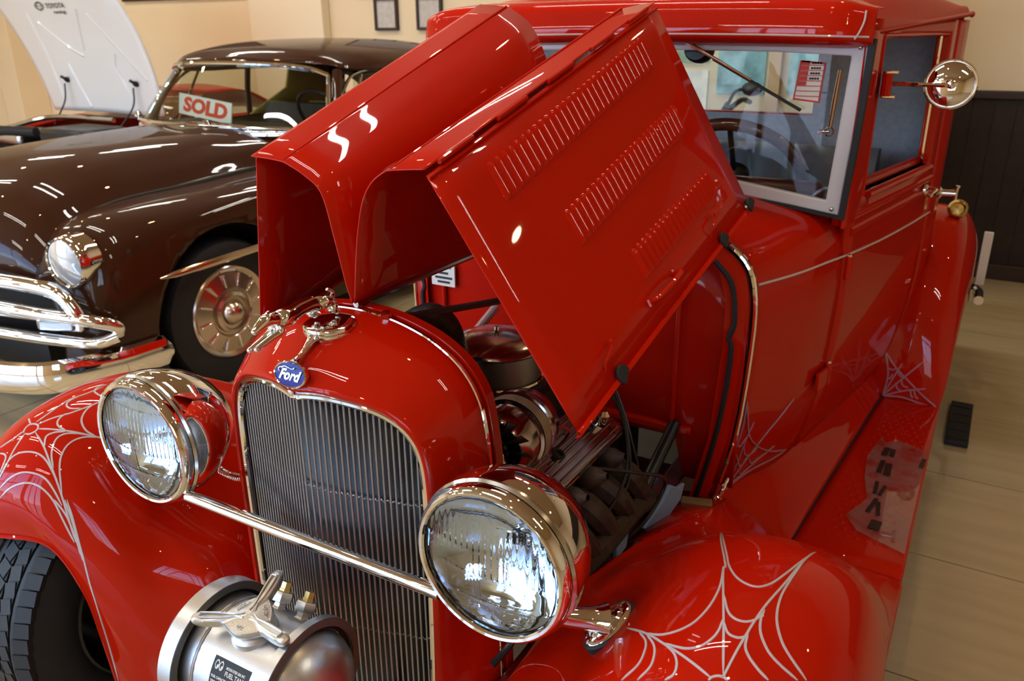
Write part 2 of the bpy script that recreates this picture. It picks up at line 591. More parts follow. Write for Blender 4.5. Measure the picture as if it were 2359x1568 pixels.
# flange behind the bead
fl = M()
rp = spl([(x, z, 0) for x, z in rear], 40)
full = [(-p[0], p[1]) for p in rp[::-1]] + [(p[0], p[1]) for p in rp[1:]]
fl.grid([[(x * 1.0, .194, z), (x * 1.03, .197, z + .006 * (z > .95)), (x * 1.035, .215, z + .007 * (z > .95)), (x * 1.0, .222, z)] for x, z in full])
fl.obj('shell_flange', RED, shell, solid=.002)
M().tube([(x * 1.004, .186, z + .001) for x, z in full], .0052, 8).obj('shell_bead', CHROME, shell)
ip = spl([(x, z, 0) for x, z in inner], 50)
fulli = [(-p[0], p[1]) for p in ip[::-1]] + [(p[0], p[1]) for p in ip[1:]]
tr = M().tube([(x, vplane(x) - .003, z) for x, z in fulli], .0072, 10)
tr.obj('grille_trim', CHROME, shell)
# grille ---------------------------------------------------------------
core = M()
core.grid([[(x, vplane(x) + .038, z) for x in (-.2, -.1, 0, .1, .2)] for z in (.34, .6, .985)])
grille = core.obj('radiator_grille', BLACK, truck, solid=.01)
def top_z(x):
    x = abs(x)
    for (x0, z0), (x1, z1) in zip(inner, inner[1:]):
        if x0 <= x <= x1 and x1 > x0: return z0 + (z1 - z0) * (x - x0) / (x1 - x0)
    return .84
nb = 21
for side in (-1, 1):
    for k in range(nb):
        x = side * (.0065 + k * (.193 / (nb - .3)))
        zt = top_z(x) - .002
        y = vplane(x) + .006
        b = M().tube([(x, y, .34), (x, y, zt)], .0019, 8)
        b.obj('grille_bar', GRILLEBAR, grille)
for z0 in (.806, .545):
    wv = M()
    for side in (-1, 1):
        wv.tube([(side * .0055 * i, vplane(.0055 * i) + .013 + (.0018 if i % 2 else 0), z0 + (.013 if z0 > .7 else 0) * math.exp(-.0055 * i / .06) + (.0022 if i % 2 else -.001)) for i in range(37)], .0018, 6)
    wv.obj('cross_wire', GRILLEBAR, grille)
# radiator fin strips between the bars (fine relief): thin horizontal fins
fn = M()
for k in range(46):
    z = .345 + k * .0137
    xw = .198 if z < .86 else .198 - max(0, (z - .86)) * .9
    fn.grid([[(x, vplane(x) + .030, z), (x, vplane(x) + .036, z + .002)] for x in (-xw, 0, xw)])
fn.obj('radiator_fin', DARK, grille, kind='stuff')

# cap, emblem, mascot --------------------------------------------------
cx, cy, cz = -.002, .122, 1.070
cap = M().lathe([(.0, .0135), (.012, .0135), (.030, .0125), (.0395, .0105), (.0415, .0095), (.0425, .007)], (cx, cy, cz), (0, -.06, 1), 48).obj('radiator_cap', CHROME, truck)
kn = M()
rows = []
for h, dr in ((.0075, 0), (.0055, .0010), (.0025, .0010), (.0005, 0)):
    rows.append([V((cx + (.0425 + (dr if k % 2 else 0)) * math.cos(2 * PI * k / 160), cy + (.0425 + (dr if k % 2 else 0)) * math.sin(2 * PI * k / 160), cz + h)) for k in range(160)])
kn.grid(rows, True)
kn.obj('knurled_rim', CHROME, cap)
M().lathe([(.043, .001), (.0435, -.004), (.041, -.011), (.036, -.018)], (cx, cy, cz), (0, 0, 1), 40).obj('cap_neck', CHROME, cap)
# stem from the cap down to the badge
st = M()
sp = spl([(0, .086, 1.068), (0, .072, 1.062), (0, .060, 1.054), (0, .046, 1.047), (0, .034, 1.042)], 12)
st.tube(sp, [.016, .012, .009, .0075, .0065, .006, .0055, .0052, .005, .0052, .006, .008], 10, flat=.5)
st.tube(spl([(0, .026, 1.010), (0, .020, 1.001), (0, .022, .990), (0, .027, .983)], 6), [.010, .008, .006, .0055, .007, .004], 8, flat=.5)
st.obj('emblem_stem', CHROME, truck)
# oval badge
bn = V((0, -.95, .32)).normalized(); bx = V((1, 0, 0)); by = bn.cross(bx).normalized() * 1
by = V((0, .32, .95)).normalized()
bo = V((0, .023, 1.025))
def oval(a, b, h, n=40): return [bo + bx * (a * math.cos(2 * PI * k / n)) + by * (b * math.sin(2 * PI * k / n)) + bn * h for k in range(n)]
em = M().grid([oval(.030, .0185, -.010), oval(.0335, .0215, -.004), oval(.0335, .0215, .001), oval(.0318, .0198, .0028), oval(.0300, .0182, .0016), oval(.0300, .0182, .0008)], True)
emblem = em.obj('emblem_badge', CHROME, truck)
M().grid([oval(.0300, .0182, .0008), oval(.02, .012, .0016), oval(.010, .006, .002), oval(.0001, .0001, .0021)], True).obj('badge_enamel', BLUE, emblem)
tx = M()
add_text(tx, 'Ford', bo + bn * .0026 - by * .001, bx, by, .0225, .0004, .35, .0006, wid=.044)
tx.tube(spl([bo + bn * .003 + bx * p[0] + by * p[1] for p in ((-.017, .0085), (-.011, .0115), (-.002, .0105), (.006, .0095), (.010, .012))], 20), .0009, 6)
tx.tube(spl([bo + bn * .003 + bx * p[0] + by * p[1] for p in ((-.020, .002), (-.022, .007), (-.017, .0095), (-.013, .007))], 14), .0007, 6)
tx.obj('script_letters', CHROME, emblem, merge=0)

# leaping greyhound (one continuous skinned figure)
def skin_obj(name, verts, edges, radii, material, parent, root=0, sub=2):
    me = bpy.data.meshes.new(name)
    me.from_pydata(verts, edges, [])
    o = bpy.data.objects.new(name, me)
    md = o.modifiers.new('skin', 'SKIN'); md.use_smooth_shade = True
    for i, r in enumerate(radii):
        rr = r if isinstance(r, tuple) else (r, r)
        me.skin_vertices[0].data[i].radius = rr
    me.skin_vertices[0].data[root].use_root = True
    place(o, parent)
    md.branch_smoothing = .4
    s2 = o.modifiers.new('sub', 'SUBSURF'); s2.levels = sub; s2.render_levels = sub
    me.materials.append(material)
    dg = bpy.context.evaluated_depsgraph_get()
    m2 = bpy.data.meshes.new_from_object(o.evaluated_get(dg))
    for p in m2.polygons: p.use_smooth = True
    o.modifiers.clear()
    o.data = m2
    if not m2.materials: m2.materials.append(material)
    return o
dv, de, dr = [], [], []
def chain(pts, radii, start=None):
    prev = start
    ids = []
    for p, r in zip(pts, radii):
        dv.append(p); dr.append(r * 1.28); i = len(dv) - 1; ids.append(i)
        if prev is not None: de.append((prev, i))
        prev = i
    return ids
GX = -.015
def GP(dx, y, z): return (GX + dx, y, z)
body = chain([GP(0, .128, 1.110), GP(0, .108, 1.116), GP(0, .085, 1.1165), GP(0, .062, 1.113), GP(0, .044, 1.110), GP(0, .026, 1.111)], [.0135, .0125, .0095, .0105, .0135, .0130])
neck = chain([GP(0, .012, 1.116), GP(0, .000, 1.116), GP(0, -.010, 1.113), GP(0, -.021, 1.107), GP(0, -.027, 1.1035)], [.0085, .0075, .0075, .0048, .0034], body[-1])
for s in (-1, 1):
    dx = .0075 * s
    chain([GP(dx, .022, 1.102), GP(dx * 1.1, .021, 1.094), GP(dx * 1.1, .004, 1.0895 + .002 * s), GP(dx, -.020, 1.083 + .002 * s), GP(dx, -.033, 1.0785 + .002 * s)], [.0082, .0060, .0044, .0036, .0040], body[-2])
    yo = .014 if s > 0 else -.018
    chain([GP(dx * 1.2, .126 + yo, 1.104), GP(dx * 1.3, .118 + yo, 1.096), GP(dx * 1.2, .134 + yo, 1.091), GP(dx * 1.2, .127 + yo, 1.0855)], [.0105, .0070, .0042, .0038], body[0])
    chain([GP(dx * .7, .006, 1.122), GP(dx * .8, .016, 1.1265)], [.0028, .0014], neck[1])
chain([GP(0, .142, 1.114), GP(0, .150, 1.120), GP(0, .142, 1.126), GP(0, .133, 1.130)], [.0048, .0028, .0022, .0030], body[0])
skin_obj('greyhound_mascot', dv, de, dr, CHROME, truck, root=2)

# hood ------------------------------------------------------------------
HF, HR = .179, .972
RF = [(.002, 1.095), (.012, 1.17), (.021, 1.22), (.035, 1.268), (.055, 1.298), (.080, 1.3155), (.090, 1.319), (.120, 1.3225), (.157, 1.3255)]
RR = [(.002, 1.097), (.012, 1.25), (.023, 1.37), (.043, 1.47), (.070, 1.525), (.110, 1.552), (.122, 1.557), (.155, 1.563), (.195, 1.569)]
LF = [(-.003, 1.095), (-.013, 1.125), (-.031, 1.203), (-.050, 1.272), (-.084, 1.299), (-.122, 1.3155), (-.132, 1.318), (-.165, 1.321), (-.200, 1.3225)]
LR = [(-.003, 1.097), (-.018, 1.25), (-.043, 1.38), (-.070, 1.468), (-.105, 1.527), (-.155, 1.562), (-.168, 1.567), (-.205, 1.571), (-.242, 1.574)]
def hood_top(F, R, lab):
    secs = []
    for t in (0, .33, .66, 1):
        secs.append([(a[0] + (b[0] - a[0]) * t, HF + (HR - HF) * t, a[1] + (b[1] - a[1]) * t) for a, b in zip(F, R)])
    o = M().loft(secs, 12, 50).obj('hood_top', RED, truck, label=lab, solid=.0022, off=0)
    c0, c1 = secs[0][6], secs[-1][6]
    M().tube([V(c0) + V((0, .004, .0015)), V(c1) + V((0, -.004, .0015))], .0026, 8).obj('hood_crease', RED, o)
    return o
htr = hood_top(RF, RR, 'raised hood half on the right')
htl = hood_top(LF, LR, 'raised hood half on the left')
M().tube([(0, HF + .005, 1.092), (0, HR, 1.092)], .006, 8).obj('hood_hinge', STEEL, truck)

PA, PB, PC, PD = V((.160, .179, 1.317)), V((.417, .179, .956)), V((.197, .972, 1.562)), V((.435, .98, 1.151))
def PS(s, t): return (1 - s) * ((1 - t) * PA + t * PB) + s * ((1 - t) * PC + t * PD)
def PN(s, t):
    n = (PS(s + .01, t) - PS(s, t)).cross(PS(s, t + .01) - PS(s, t)).normalized()
    return n if n.x > 0 else -n
def PSn(s, t, h): return PS(s, t) + PN(s, t) * h
hp = M().grid([[PSn(i / 16, j / 8, 0) for j in range(9)] for i in range(17)])
# rolled lip on the lower edge and folded hinge edge at the top
hp.grid([[PSn(i / 16, .985, 0), PSn(i / 16, .99, .004), PSn(i / 16, 1.0, .0055), PSn(i / 16, 1.006, .001), PSn(i / 16, 1.004, -.010)] for i in range(17)])
hsr = hp.obj('hood_side', RED, truck, label='louvered hood side on the right', solid=.002, off=0)
gap = M()
for k in range(5):
    a, b = .04 + k * .2, .15 + k * .2
    gap.tube([PSn(a, -.012, .004), PSn(b, -.012, .004)], .0045, 8)
gap.tube([PSn(0, .012, .001), PSn(1, .012, .001)], .003, 8)
gap.obj('hinge_knuckle', RED, hsr)
# louvers
def louver(s, ta, tb):
    ds = .0105
    rows = []
    for u in (0, .03, .07, .12, .18, .5, .82, .90, .95, .98, 1):
        t = ta + (tb - ta) * u
        e = min(1, u / .13) ** .55 * min(1, (1 - u) / .07) ** .5
        h = .0072 * e
        rows.append([PSn(s - ds * .92 * (.25 + .75 * e), t, .0002), PSn(s - ds * .35, t, h * .55), PSn(s + ds * .25, t, h * .95), PSn(s + ds * .55 * (.4 + .6 * e), t, h), PSn(s + ds * .60 * (.4 + .6 * e), t, h * .55), PSn(s + ds * .5 * (.4 + .6 * e), t, .0002)])
    return M().grid(rows)
for s0, s1, n, ta0, ta1, tb0, tb1 in ((.155, .852, 29, .090, .066, .243, .214), (.288, .849, 24, .405, .386, .550, .522), (.425, .853, 18, .700, .703, .829, .827)):
    for k in range(n):
        f = k / (n - 1)
        louver(s0 + (s1 - s0) * f, ta0 + (ta1 - ta0) * f, tb0 + (tb1 - tb0) * f).obj('louver', RED, hsr)
# bail handle, two hooks, rubber corner pads
hd = M().tube(spl([PSn(.385, .897, .001), PSn(.388, .897, .018), PSn(.405, .897, .026), PSn(.45, .898, .030), PSn(.50, .90, .026), PSn(.515, .90, .018), PSn(.518, .901, .001)], 26), .0052, 8)
for s in (.383, .520):
    hd.tube([PSn(s, .884, .003), PSn(s, .912, .003)], .0055, 8)
hd.obj('hood_handle', RED, hsr)
for s in (.185, .775):
    M().tube(spl([PSn(s - .035, .93, .002), PSn(s - .03, .90, .010), PSn(s - .01, .885, .016), PSn(s + .01, .878, .010), PSn(s + .012, .865, .012), PSn(s + .004, .86, .016)], 18), [.002] * 6 + [.0028] * 12, 6).obj('latch_hook', RED, hsr)
PADM = M()
def pad(s, t, rot=0):
    n = 14
    poly = [PSn(s, t, .004)]
    c = PS(s, t)
    e1 = (PS(s + .01, t) - c).normalized(); nn = PN(s, t); e2 = nn.cross(e1)
    poly = [c + nn * .004 + e1 * (.017 * math.cos(a)) + e2 * (.017 * math.sin(a)) for a in [rot + PI * 1.25 * k / n for k in range(n + 1)]]
    return M().prism(poly, nn * .007)
for s, t, r in ((.185, .99, PI * .95), (.785, .99, PI * .95), (.995, .985, PI * 1.2)):
    pp = pad(s, t, 0)
    c = PS(s, t)
    o = pp.obj('rubber_pad', RUBBER, hsr, bevel=.0015)
M().ball(PSn(.972, .975, .003), .0045, 6).obj('hood_screw', STEEL, hsr)
# left side panel hanging down
LA, LB, LC, LD = V((-.200, .190, 1.320)), V((-.243, .190, .985)), V((-.242, .972, 1.572)), V((-.300, .975, 1.13))
def LS(s, t): return (1 - s) * ((1 - t) * LA + t * LB) + s * ((1 - t) * LC + t * LD)
hsl = M().grid([[LS(i / 10, j / 8) for j in range(9)] for i in range(11)]).obj('hood_side', RED2, truck, label='hanging hood side on the left', solid=.002, off=0)
M().tube([LS(0.01, 1), LS(.99, 1)], .004, 6).obj('rolled_edge', RED2, hsl)

# firewall, cowl ----------------------------------------------------------
cowl_secs = [
 (.972, [(0, 1.115), (.2, 1.108), (.32, 1.092), (.39, 1.066), (.44, 1.025), (.462, .96), (.466, .84), (.45, .60), (.41, .41)]),
 (1.10, [(0, 1.135), (.22, 1.122), (.36, 1.10), (.45, 1.066), (.495, 1.02), (.513, .95), (.513, .84), (.495, .60), (.45, .41)]),
 (1.22, [(0, 1.15), (.25, 1.132), (.40, 1.11), (.50, 1.08), (.542, 1.02), (.558, .95), (.558, .84), (.541, .60), (.497, .41)]),
 (1.36, [(0, 1.16), (.26, 1.14), (.42, 1.115), (.54, 1.085), (.578, 1.02), (.588, .95), (.588, .84), (.571, .60), (.526, .41)])]
cs = []
for y, pts in cowl_secs:
    h = spl([(x, y, z) for x, z in pts], 26)
    cs.append([(-p[0], p[1], p[2]) for p in h[::-1]] + [tuple(p) for p in h[1:]])
cowl = M().grid([[crom([c[j] for c in cs], 3 * i / 10) for j in range(len(cs[0]))] for i in range(11)]).obj('cowl', RED, truck, solid=.003, off=-1)
# firewall plate with an opening for the gearbox at the bottom
o_ = [(p[0] * .985, .966, p[2] if p[2] > .5 else p[2]) for p in cs[0]]
fwm = M()
top = [p for p in o_]
fwm.grid([[(x, .966, z0 + (max(.47, (.575 if abs(x) < .33 else .42)) - z0) * t) for (x, _, z0) in top] for t in (0, .25, .5, .75, 1)])
firewall = fwm.obj('firewall', RED2, truck, solid=.004)
for x in (-.365, .30):
    M().box((x, .956, .80), (.012, .016, .36)).obj('firewall_rib', RED2, firewall, bevel=.005)
M().box((0, .958, .60), (.70, .02, .022)).obj('firewall_rib', RED2, firewall, bevel=.006)
fp = M().box((-.362, .950, .90), (.075, .006, .062)).obj('data_plate', PAPER, firewall)
lp = M()
for k, (z, w) in enumerate(((.922, .05), (.905, .03), (.892, .055), (.880, .04))):
    lp.box((-.360, .9462, z), (w, .001, .006))
lp.obj('plate_print', BLACKPRINT, fp)
# chrome cowl bead with rubber seal
bead = [(p[0] * 1.006, .968, p[2] + .004) for p in cs[0]]
M().tube(bead, .0085, 10).obj('cowl_bead', CHROME, truck)
for sgn in (1, -1):
    M().tube(spl([(sgn * .378, .945, 1.035), (sgn * .420, .945, .985), (sgn * .433, .945, .90), (sgn * .424, .945, .86), (sgn * .432, .945, .83), (sgn * .425, .945, .70), (sgn * .405, .945, .56), (sgn * .375, .945, .42)], 40), .006, 8).obj('hood_seal', RUBBER, cowl)
    M().grid([[(sgn * x1, .968, z), (sgn * (x1 - .052), .942, z)] for x1, z in ((.395, 1.062), (.44, 1.02), (.462, .95), (.464, .84), (.449, .60), (.41, .41))]).obj('hood_ledge', RED, cowl)

# windshield frame and panes -----------------------------------------------
WY = 1.272
wo_ = [(.0, 1.150), (.2, 1.140), (.34, 1.122), (.46, 1.108), (.574, 1.093), (.5835, 1.29), (.590, 1.488), (.4, 1.496), (.2, 1.500), (0, 1.501)]
wi_ = [(.0, 1.185), (.2, 1.174), (.32, 1.157), (.44, 1.141), (.540, 1.127), (.5485, 1.29), (.556, 1.456), (.39, 1.464), (.195, 1.467), (0, 1.468)]
def both(P, y): return [(x, y, z) for x, z in P] + [(-x, y, z) for x, z in P[-2:0:-1]]
wf = M().ring(both(wo_, WY), both(wi_, WY), (0, .022, 0)).obj('windshield_frame', GREYTRIM, truck, bevel=.004)
M().add(both(wi_, WY + .012), [tuple(range(len(both(wi_, 0))))]).obj('windshield_pane', GLASS, wf)
M().ring([(x * 1.024, y, z + (.004 if z > 1.3 else -.008)) for x, y, z in both(wo_, WY - .008)], both(wo_, WY - .008), (0, .030, 0)).obj('windshield_seal', RUBBER, wf)
for z, x in ((1.474, .573), (1.108, .556)):
    M().ball((x, WY - .001, z), .0055, 6).obj('frame_screw', STEEL, wf)
# pillars
for sgn in (1, -1):
    pp = [(sgn * x, y) for x, y in ((.582, 1.268), (.5925, 1.282), (.598, 1.335), (.601, 1.42), (.555, 1.42), (.552, 1.31), (.575, 1.30))]
    M().prism([(x, y, 1.06) for x, y in pp], (0, 0, .45)).obj('windshield_pillar', RED, truck, bevel=.005)
# visor over the windshield and the roof
def visor_row(x):
    ax = abs(x)
    b = max(0, (ax - .50) / .095)
    dy = .035 * b ** 2.2
    zd = -.010 * (ax / .6) ** 2
    return [(x, 1.30, 1.478 + zd), (x, 1.245 + dy, 1.486 + zd), (x, 1.214 + dy, 1.496 + zd), (x, 1.207 + dy, 1.510 + zd), (x, 1.2135 + dy, 1.545 + zd - .004 * b), (x, 1.221 + dy, 1.569 + zd - .010 * b), (x, 1.25 + dy, 1.584 + zd - .018 * b), (x, 1.36, 1.594 + zd - .026 * b)]
visor = M().loft([visor_row(x) for x in (-.600, -.57, -.52, -.4, -.2, 0, .2, .4, .52, .57, .600)], 60, 24).obj('roof_visor', RED, truck, solid=.003, off=0)
M().tube([(x, 1.2065 + .035 * max(0, (abs(x) - .5) / .095) ** 2.2 - .0005, 1.506 - .010 * (x / .6) ** 2) for x in [(-.592 + 1.184 * k / 60) for k in range(61)]], .0024, 6).obj('visor_pinstripe', STRIPE, visor)
M().tube(spl([(.580, 1.2365, 1.550), (.580, 1.2285, 1.528), (.574, 1.2195, 1.506), (.566, 1.2215, 1.492)], 14), .0022, 6).obj('visor_pinstripe', STRIPE, visor)
def roof_sec(y, zc):
    w = sidex(y)
    ze = 1.505 + (1.552 - 1.505) * (y - 1.3) / .88
    pts = [(0, zc), (.3, zc - .008), (w - .13, zc - .035), (w - .055, (zc + ze) / 2 + .006), (w - .012, ze + .022), (w + .004, ze)]
    return [(-x, y, z) for x, z in pts[::-1]] + [(x, y, z) for x, z in pts[1:]]
roof = M().loft([roof_sec(1.28, 1.585), roof_sec(1.40, 1.615), roof_sec(1.6, 1.645), roof_sec(1.85, 1.655), roof_sec(2.05, 1.64), roof_sec(2.15, 1.61), roof_sec(2.20, 1.565)], 30, 60).obj('cab_roof', RED, truck, solid=.004, off=-1)
for sgn in (1, -1):
    M().tube(spl([(sgn * (sidex(y) + .006), y, 1.503 + (1.552 - 1.505) * (y - 1.3) / .88) for y in (1.29, 1.5, 1.8, 2.1, 2.235)], 20), [.006] * 18 + [.010, .004], 8).obj('drip_rail', RED, roof)

# doors -----------------------------------------------------------------------
def panel(ys, zs, hole=None, sgn=1, t=0):
    def sk(i, j):
        if not hole: return False
        yc = (ys[i] + ys[i + 1]) / 2; zc = (zs[j] + zs[j + 1]) / 2
        return hole[0] < yc < hole[1] and hole[2] < zc < hole[3]
    return M().grid([[(sgn * (sx(y, z) + t), y, z) for z in zs] for y in ys], skip=sk)
DY = [1.352, 1.40, 1.432, 1.55, 1.7, 1.85, 2.005, 2.04, 2.075]
DZ = [.400, .46, .52, .60, .68, .76, .84, .92, 1.0, 1.06, 1.129, 1.25, 1.37, 1.492, 1.51, 1.535]
def zs_top(y, z): return z
for sgn, lab in ((1, 'door with chrome handle on the right'), (-1, None)):
    d = panel(DY, DZ, (1.432, 2.005, 1.129, 1.492), sgn, .004)
    door = d.obj('cab_door', RED, truck, label=lab, solid=.022, off=-1 if sgn > 0 else -1)
    # reveal round the window
    hy = [(1.432, 1.129), (2.005, 1.129), (2.005, 1.492), (1.432, 1.492)]
    M().ring([(sgn * (sidex(y) + .005), y + (-.012 if y < 1.5 else .012), z + (-.012 if z < 1.3 else .012)) for y, z in hy], [(sgn * (sidex(y) + .005), y, z) for y, z in hy], (sgn * -.035, 0, 0)).obj('window_reveal', RED, door, bevel=.004)
    for z, r in ((1.075, .010), (1.038, .012)):
        M().tube([(sgn * (sidex(y) + .002), y, z + .004 * (y - 1.35)) for y in [1.36 + .71 * k / 12 for k in range(13)]], r, 10, flat=1).obj('belt_moulding', RED, door)
    M().tube([(sgn * (sidex(y) + .012), y, 1.120) for y in (1.435, 1.6, 1.8, 2.0)], .009, 8).obj('window_sill', RED, door)
    if sgn < 0: M().grid([[(sgn * (sidex(y) - .012), y, z) for y in (1.43, 2.01)] for z in (1.125, 1.495)]).obj('side_pane', GLASS, door)
    M().tube([(sgn * (sidex(y) - .036), y, 1.132) for y in (1.43, 1.6, 1.8, 2.0)], .014, 10).obj('window_garnish', RED2, door)
    ch = M()
    for yy in (1.988,):
        ch.box((sgn * (sidex(yy) - .012), yy, 1.31), (.006, .006, .37))
    ch.obj('window_channel', CHROME, door)
    for zz, yy in ((.945, 1.352), (.655, 1.345)):
        hg = M()
        hg.tube([(sgn * (sx(yy, zz) + .012), yy + .012, zz - .03), (sgn * (sx(yy, zz) + .012), yy + .012, zz + .03)], .010, 10)
        hg.box((sgn * (sx(yy, zz) + .006), yy + .040 * (1 if zz > .8 else -1), zz), (.010, .06, .048), Matrix.Rotation(-sgn * .17, 3, 'Z'))
        h_ = hg.obj('door_hinge', RED, door, bevel=.002)
        M().lathe([(.007, 0), (.006, .005), (.0, .007)], (sgn * (sx(yy, zz) + .012), yy + .012, zz + .03), (0, 0, 1), 10).obj('hinge_pin', CHROME, h_)
    hl = M().lathe([(.018, 0), (.016, .006), (.009, .010), (.008, .03)], (sgn * (sidex(1.99) + .010), 1.99, 1.052), (sgn, -.17, 0), 14)
    hl.tube(spl([(sgn * (sidex(1.99) + .038), 1.995, 1.052), (sgn * (sidex(1.97) + .043), 1.96, 1.051), (sgn * (sidex(1.92) + .042), 1.90, 1.047)], 10), [.008, .009, .0085, .008, .0075, .007, .007, .0065, .006, .004], 10)
    hl.obj('door_handle', CHROME, door)
    # cab quarter behind the door
    q = panel([2.079, 2.12, 2.17, 2.21], DZ, None, sgn, .004)
    q.obj('cab_quarter', RED, truck, solid=.02)
    # painted belt line along cowl and door
tree_c = None
cabback = M().ring([(-.72, 2.20, .42), (.72, 2.20, .42), (.72, 2.20, 1.55), (-.72, 2.20, 1.55)], [(-.31, 2.20, 1.243), (.31, 2.20, 1.243), (.31, 2.20, 1.468), (-.31, 2.20, 1.468)], (0, .03, 0)).obj('cab_back', RED, truck)
ib = M().ring([(-.70, 2.185, .50), (.70, 2.185, .50), (.70, 2.185, 1.54), (-.70, 2.185, 1.54)], [(-.315, 2.185, 1.238), (.315, 2.185, 1.238), (.315, 2.185, 1.473), (-.315, 2.185, 1.473)], (0, .012, 0)).obj('back_lining', GREYCLOTH, cabback)
M().grid([[(x, 2.205, z) for x in (-.312, .312)] for z in (1.24, 1.47)]).obj('rear_pane', GLASS, cabback)
M().box((0, 1.75, 1.51), (1.10, .84, .012)).obj('headliner', GREYCLOTH, truck)
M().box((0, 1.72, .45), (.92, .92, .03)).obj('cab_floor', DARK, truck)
for sgn in (1, -1):
    M().grid([[(sgn * (sx(y, z) - .024), y, z) for z in (.46, .84, 1.118)] for y in (1.43, 1.7, 2.05)]).obj('door_lining', GREYCLOTH, truck, solid=.006)
    M().grid([[(sgn * (sidex(y) - .024), y, z) for z in (1.1, 1.5)] for y in (2.03, 2.18)]).obj('quarter_lining', GREYCLOTH, truck, solid=.006)
M().box((0, 1.36, 1.125), (1.04, .06, .060)).obj('dashboard', mat('maroon_dash', (.06, .012, .010), rough=.35), truck, bevel=.02)
# seat with vertical tufts
st_ = M()
rows = []
for k in range(61):
    x = -.56 + 1.12 * k / 60
    r = abs(math.sin(PI * k / 5)) ** .5 * .022
    rows.append([(x, 1.90 - r * .3, .62), (x, 1.905 - r, .80), (x, 1.93 - r, 1.0), (x, 1.96 - r, 1.12), (x, 1.99 - r * .3, 1.165), (x, 2.05, 1.16), (x, 2.08, 1.0)])
st_.grid(rows)
seat = st_.obj('bench_seat', GREYSEAT, truck, ang=60)
M().box((0, 1.72, .62), (1.10, .42, .14)).obj('seat_cushion', GREYSEAT, seat, bevel=.04)
# steering wheel
sw = V((.235, 1.585, 1.125)); sn = V((0, -.80, -.60)).normalized()
e1 = V((1, 0, 0)); e2 = sn.cross(e1).normalized()
ring_ = [sw + e1 * (.185 * math.cos(2 * PI * k / 64)) + e2 * (.185 * math.sin(2 * PI * k / 64)) for k in range(65)]
swo = M().tube(ring_, .0175, 12, cap=False).obj('steering_wheel', WOOD, truck)
for a in (PI * .5, PI * 1.17, PI * 1.83):
    M().tube([sw + sn * .02, sw + (e1 * math.cos(a) + e2 * math.sin(a)) * .18], .008, 8).obj('wheel_spoke', BLACK, swo)
M().lathe([(.0, -.01), (.035, -.01), (.04, .01), (.03, .03), (.018, .05), (.018, .45)], sw, sn, 20).obj('wheel_hub', BLACK, swo)
# swing arm, service sticker, wiper
sa = M().tube([(.531, WY + .030, 1.425), (.527, WY + .030, 1.355), (.524, WY + .030, 1.292)], [.004, .0055, .0045], 8)
sa.lathe([(.010, -.008), (.012, 0), (.010, .008)], (.523, WY + .030, 1.285), (0, 1, 0), 12)
sa.lathe([(.0055, -.012), (.0065, 0), (.0055, .012)], (.503, WY + .030, 1.284), (0, 1, 0), 10)
sa.tube([(.523, WY + .030, 1.285), (.503, WY + .030, 1.284)], .004, 8)
sa.obj('swing_arm', CHROME, wf)
stk = M().ring([(.436, WY + .009, 1.357), (.497, WY + .009, 1.351), (.501, WY + .009, 1.441), (.444, WY + .009, 1.446)], [(.439, WY + .009, 1.361), (.494, WY + .009, 1.355), (.498, WY + .009, 1.437), (.447, WY + .009, 1.442)], (0, -.001, 0)).obj('window_sticker', REDPRINT, wf)
M().add([(.438, WY + .0095, 1.359), (.495, WY + .0095, 1.353), (.499, WY + .0095, 1.439), (.446, WY + .0095, 1.444)], [(0, 1, 2, 3)]).obj('sticker_sheet', PAPER, stk)
sl = M()
for k in range(7):
    z = 1.362 + k * .0115
    x0 = .4405 + .0011 * k * .85
    sl.box((x0 + .027, WY + .0083, z + .004), (.054, .0006, .0014))
for k in range(2, 7):
    z = 1.3625 + k * .0115
    x0 = .4405 + .0011 * k * .85
    sl.box((x0 + .0105, WY + .0083, z + .009), (.019, .0006, .0085))
sl.obj('sticker_grid', REDPRINT, stk)
sq = M()
for k in range(3, 7):
    x0 = .4405 + .0011 * k * .85
    for j in range(4):
        sq.box((x0 + .027 + j * .0058, WY + .0083, 1.3625 + k * .0115 + .0085), (.0044, .0006, .0045))
sq.obj('sticker_print', BLACKPRINT, stk)
wp = M().tube(spl([(.150, WY - .016, 1.498), (.24, WY - .020, 1.453), (.34, WY - .016, 1.400)], 10), [.005, .005, .005, .0045, .004, .004, .004, .0035, .003, .003], 8)
wiper = wp.obj('wiper_arm', STEEL, truck)
M().box((.352, WY - .012, 1.391), (.245, .010, .006), Matrix.Rotation(.475, 3, 'Y')).obj('wiper_blade', RUBBER, wiper)
M().lathe([(.0, -.012), (.030, -.012), (.036, 0), (.036, .03), (.02, .045)], (.185, WY + .04, 1.472), (0, 1, -.1), 18).obj('wiper_motor', BLACK, truck)
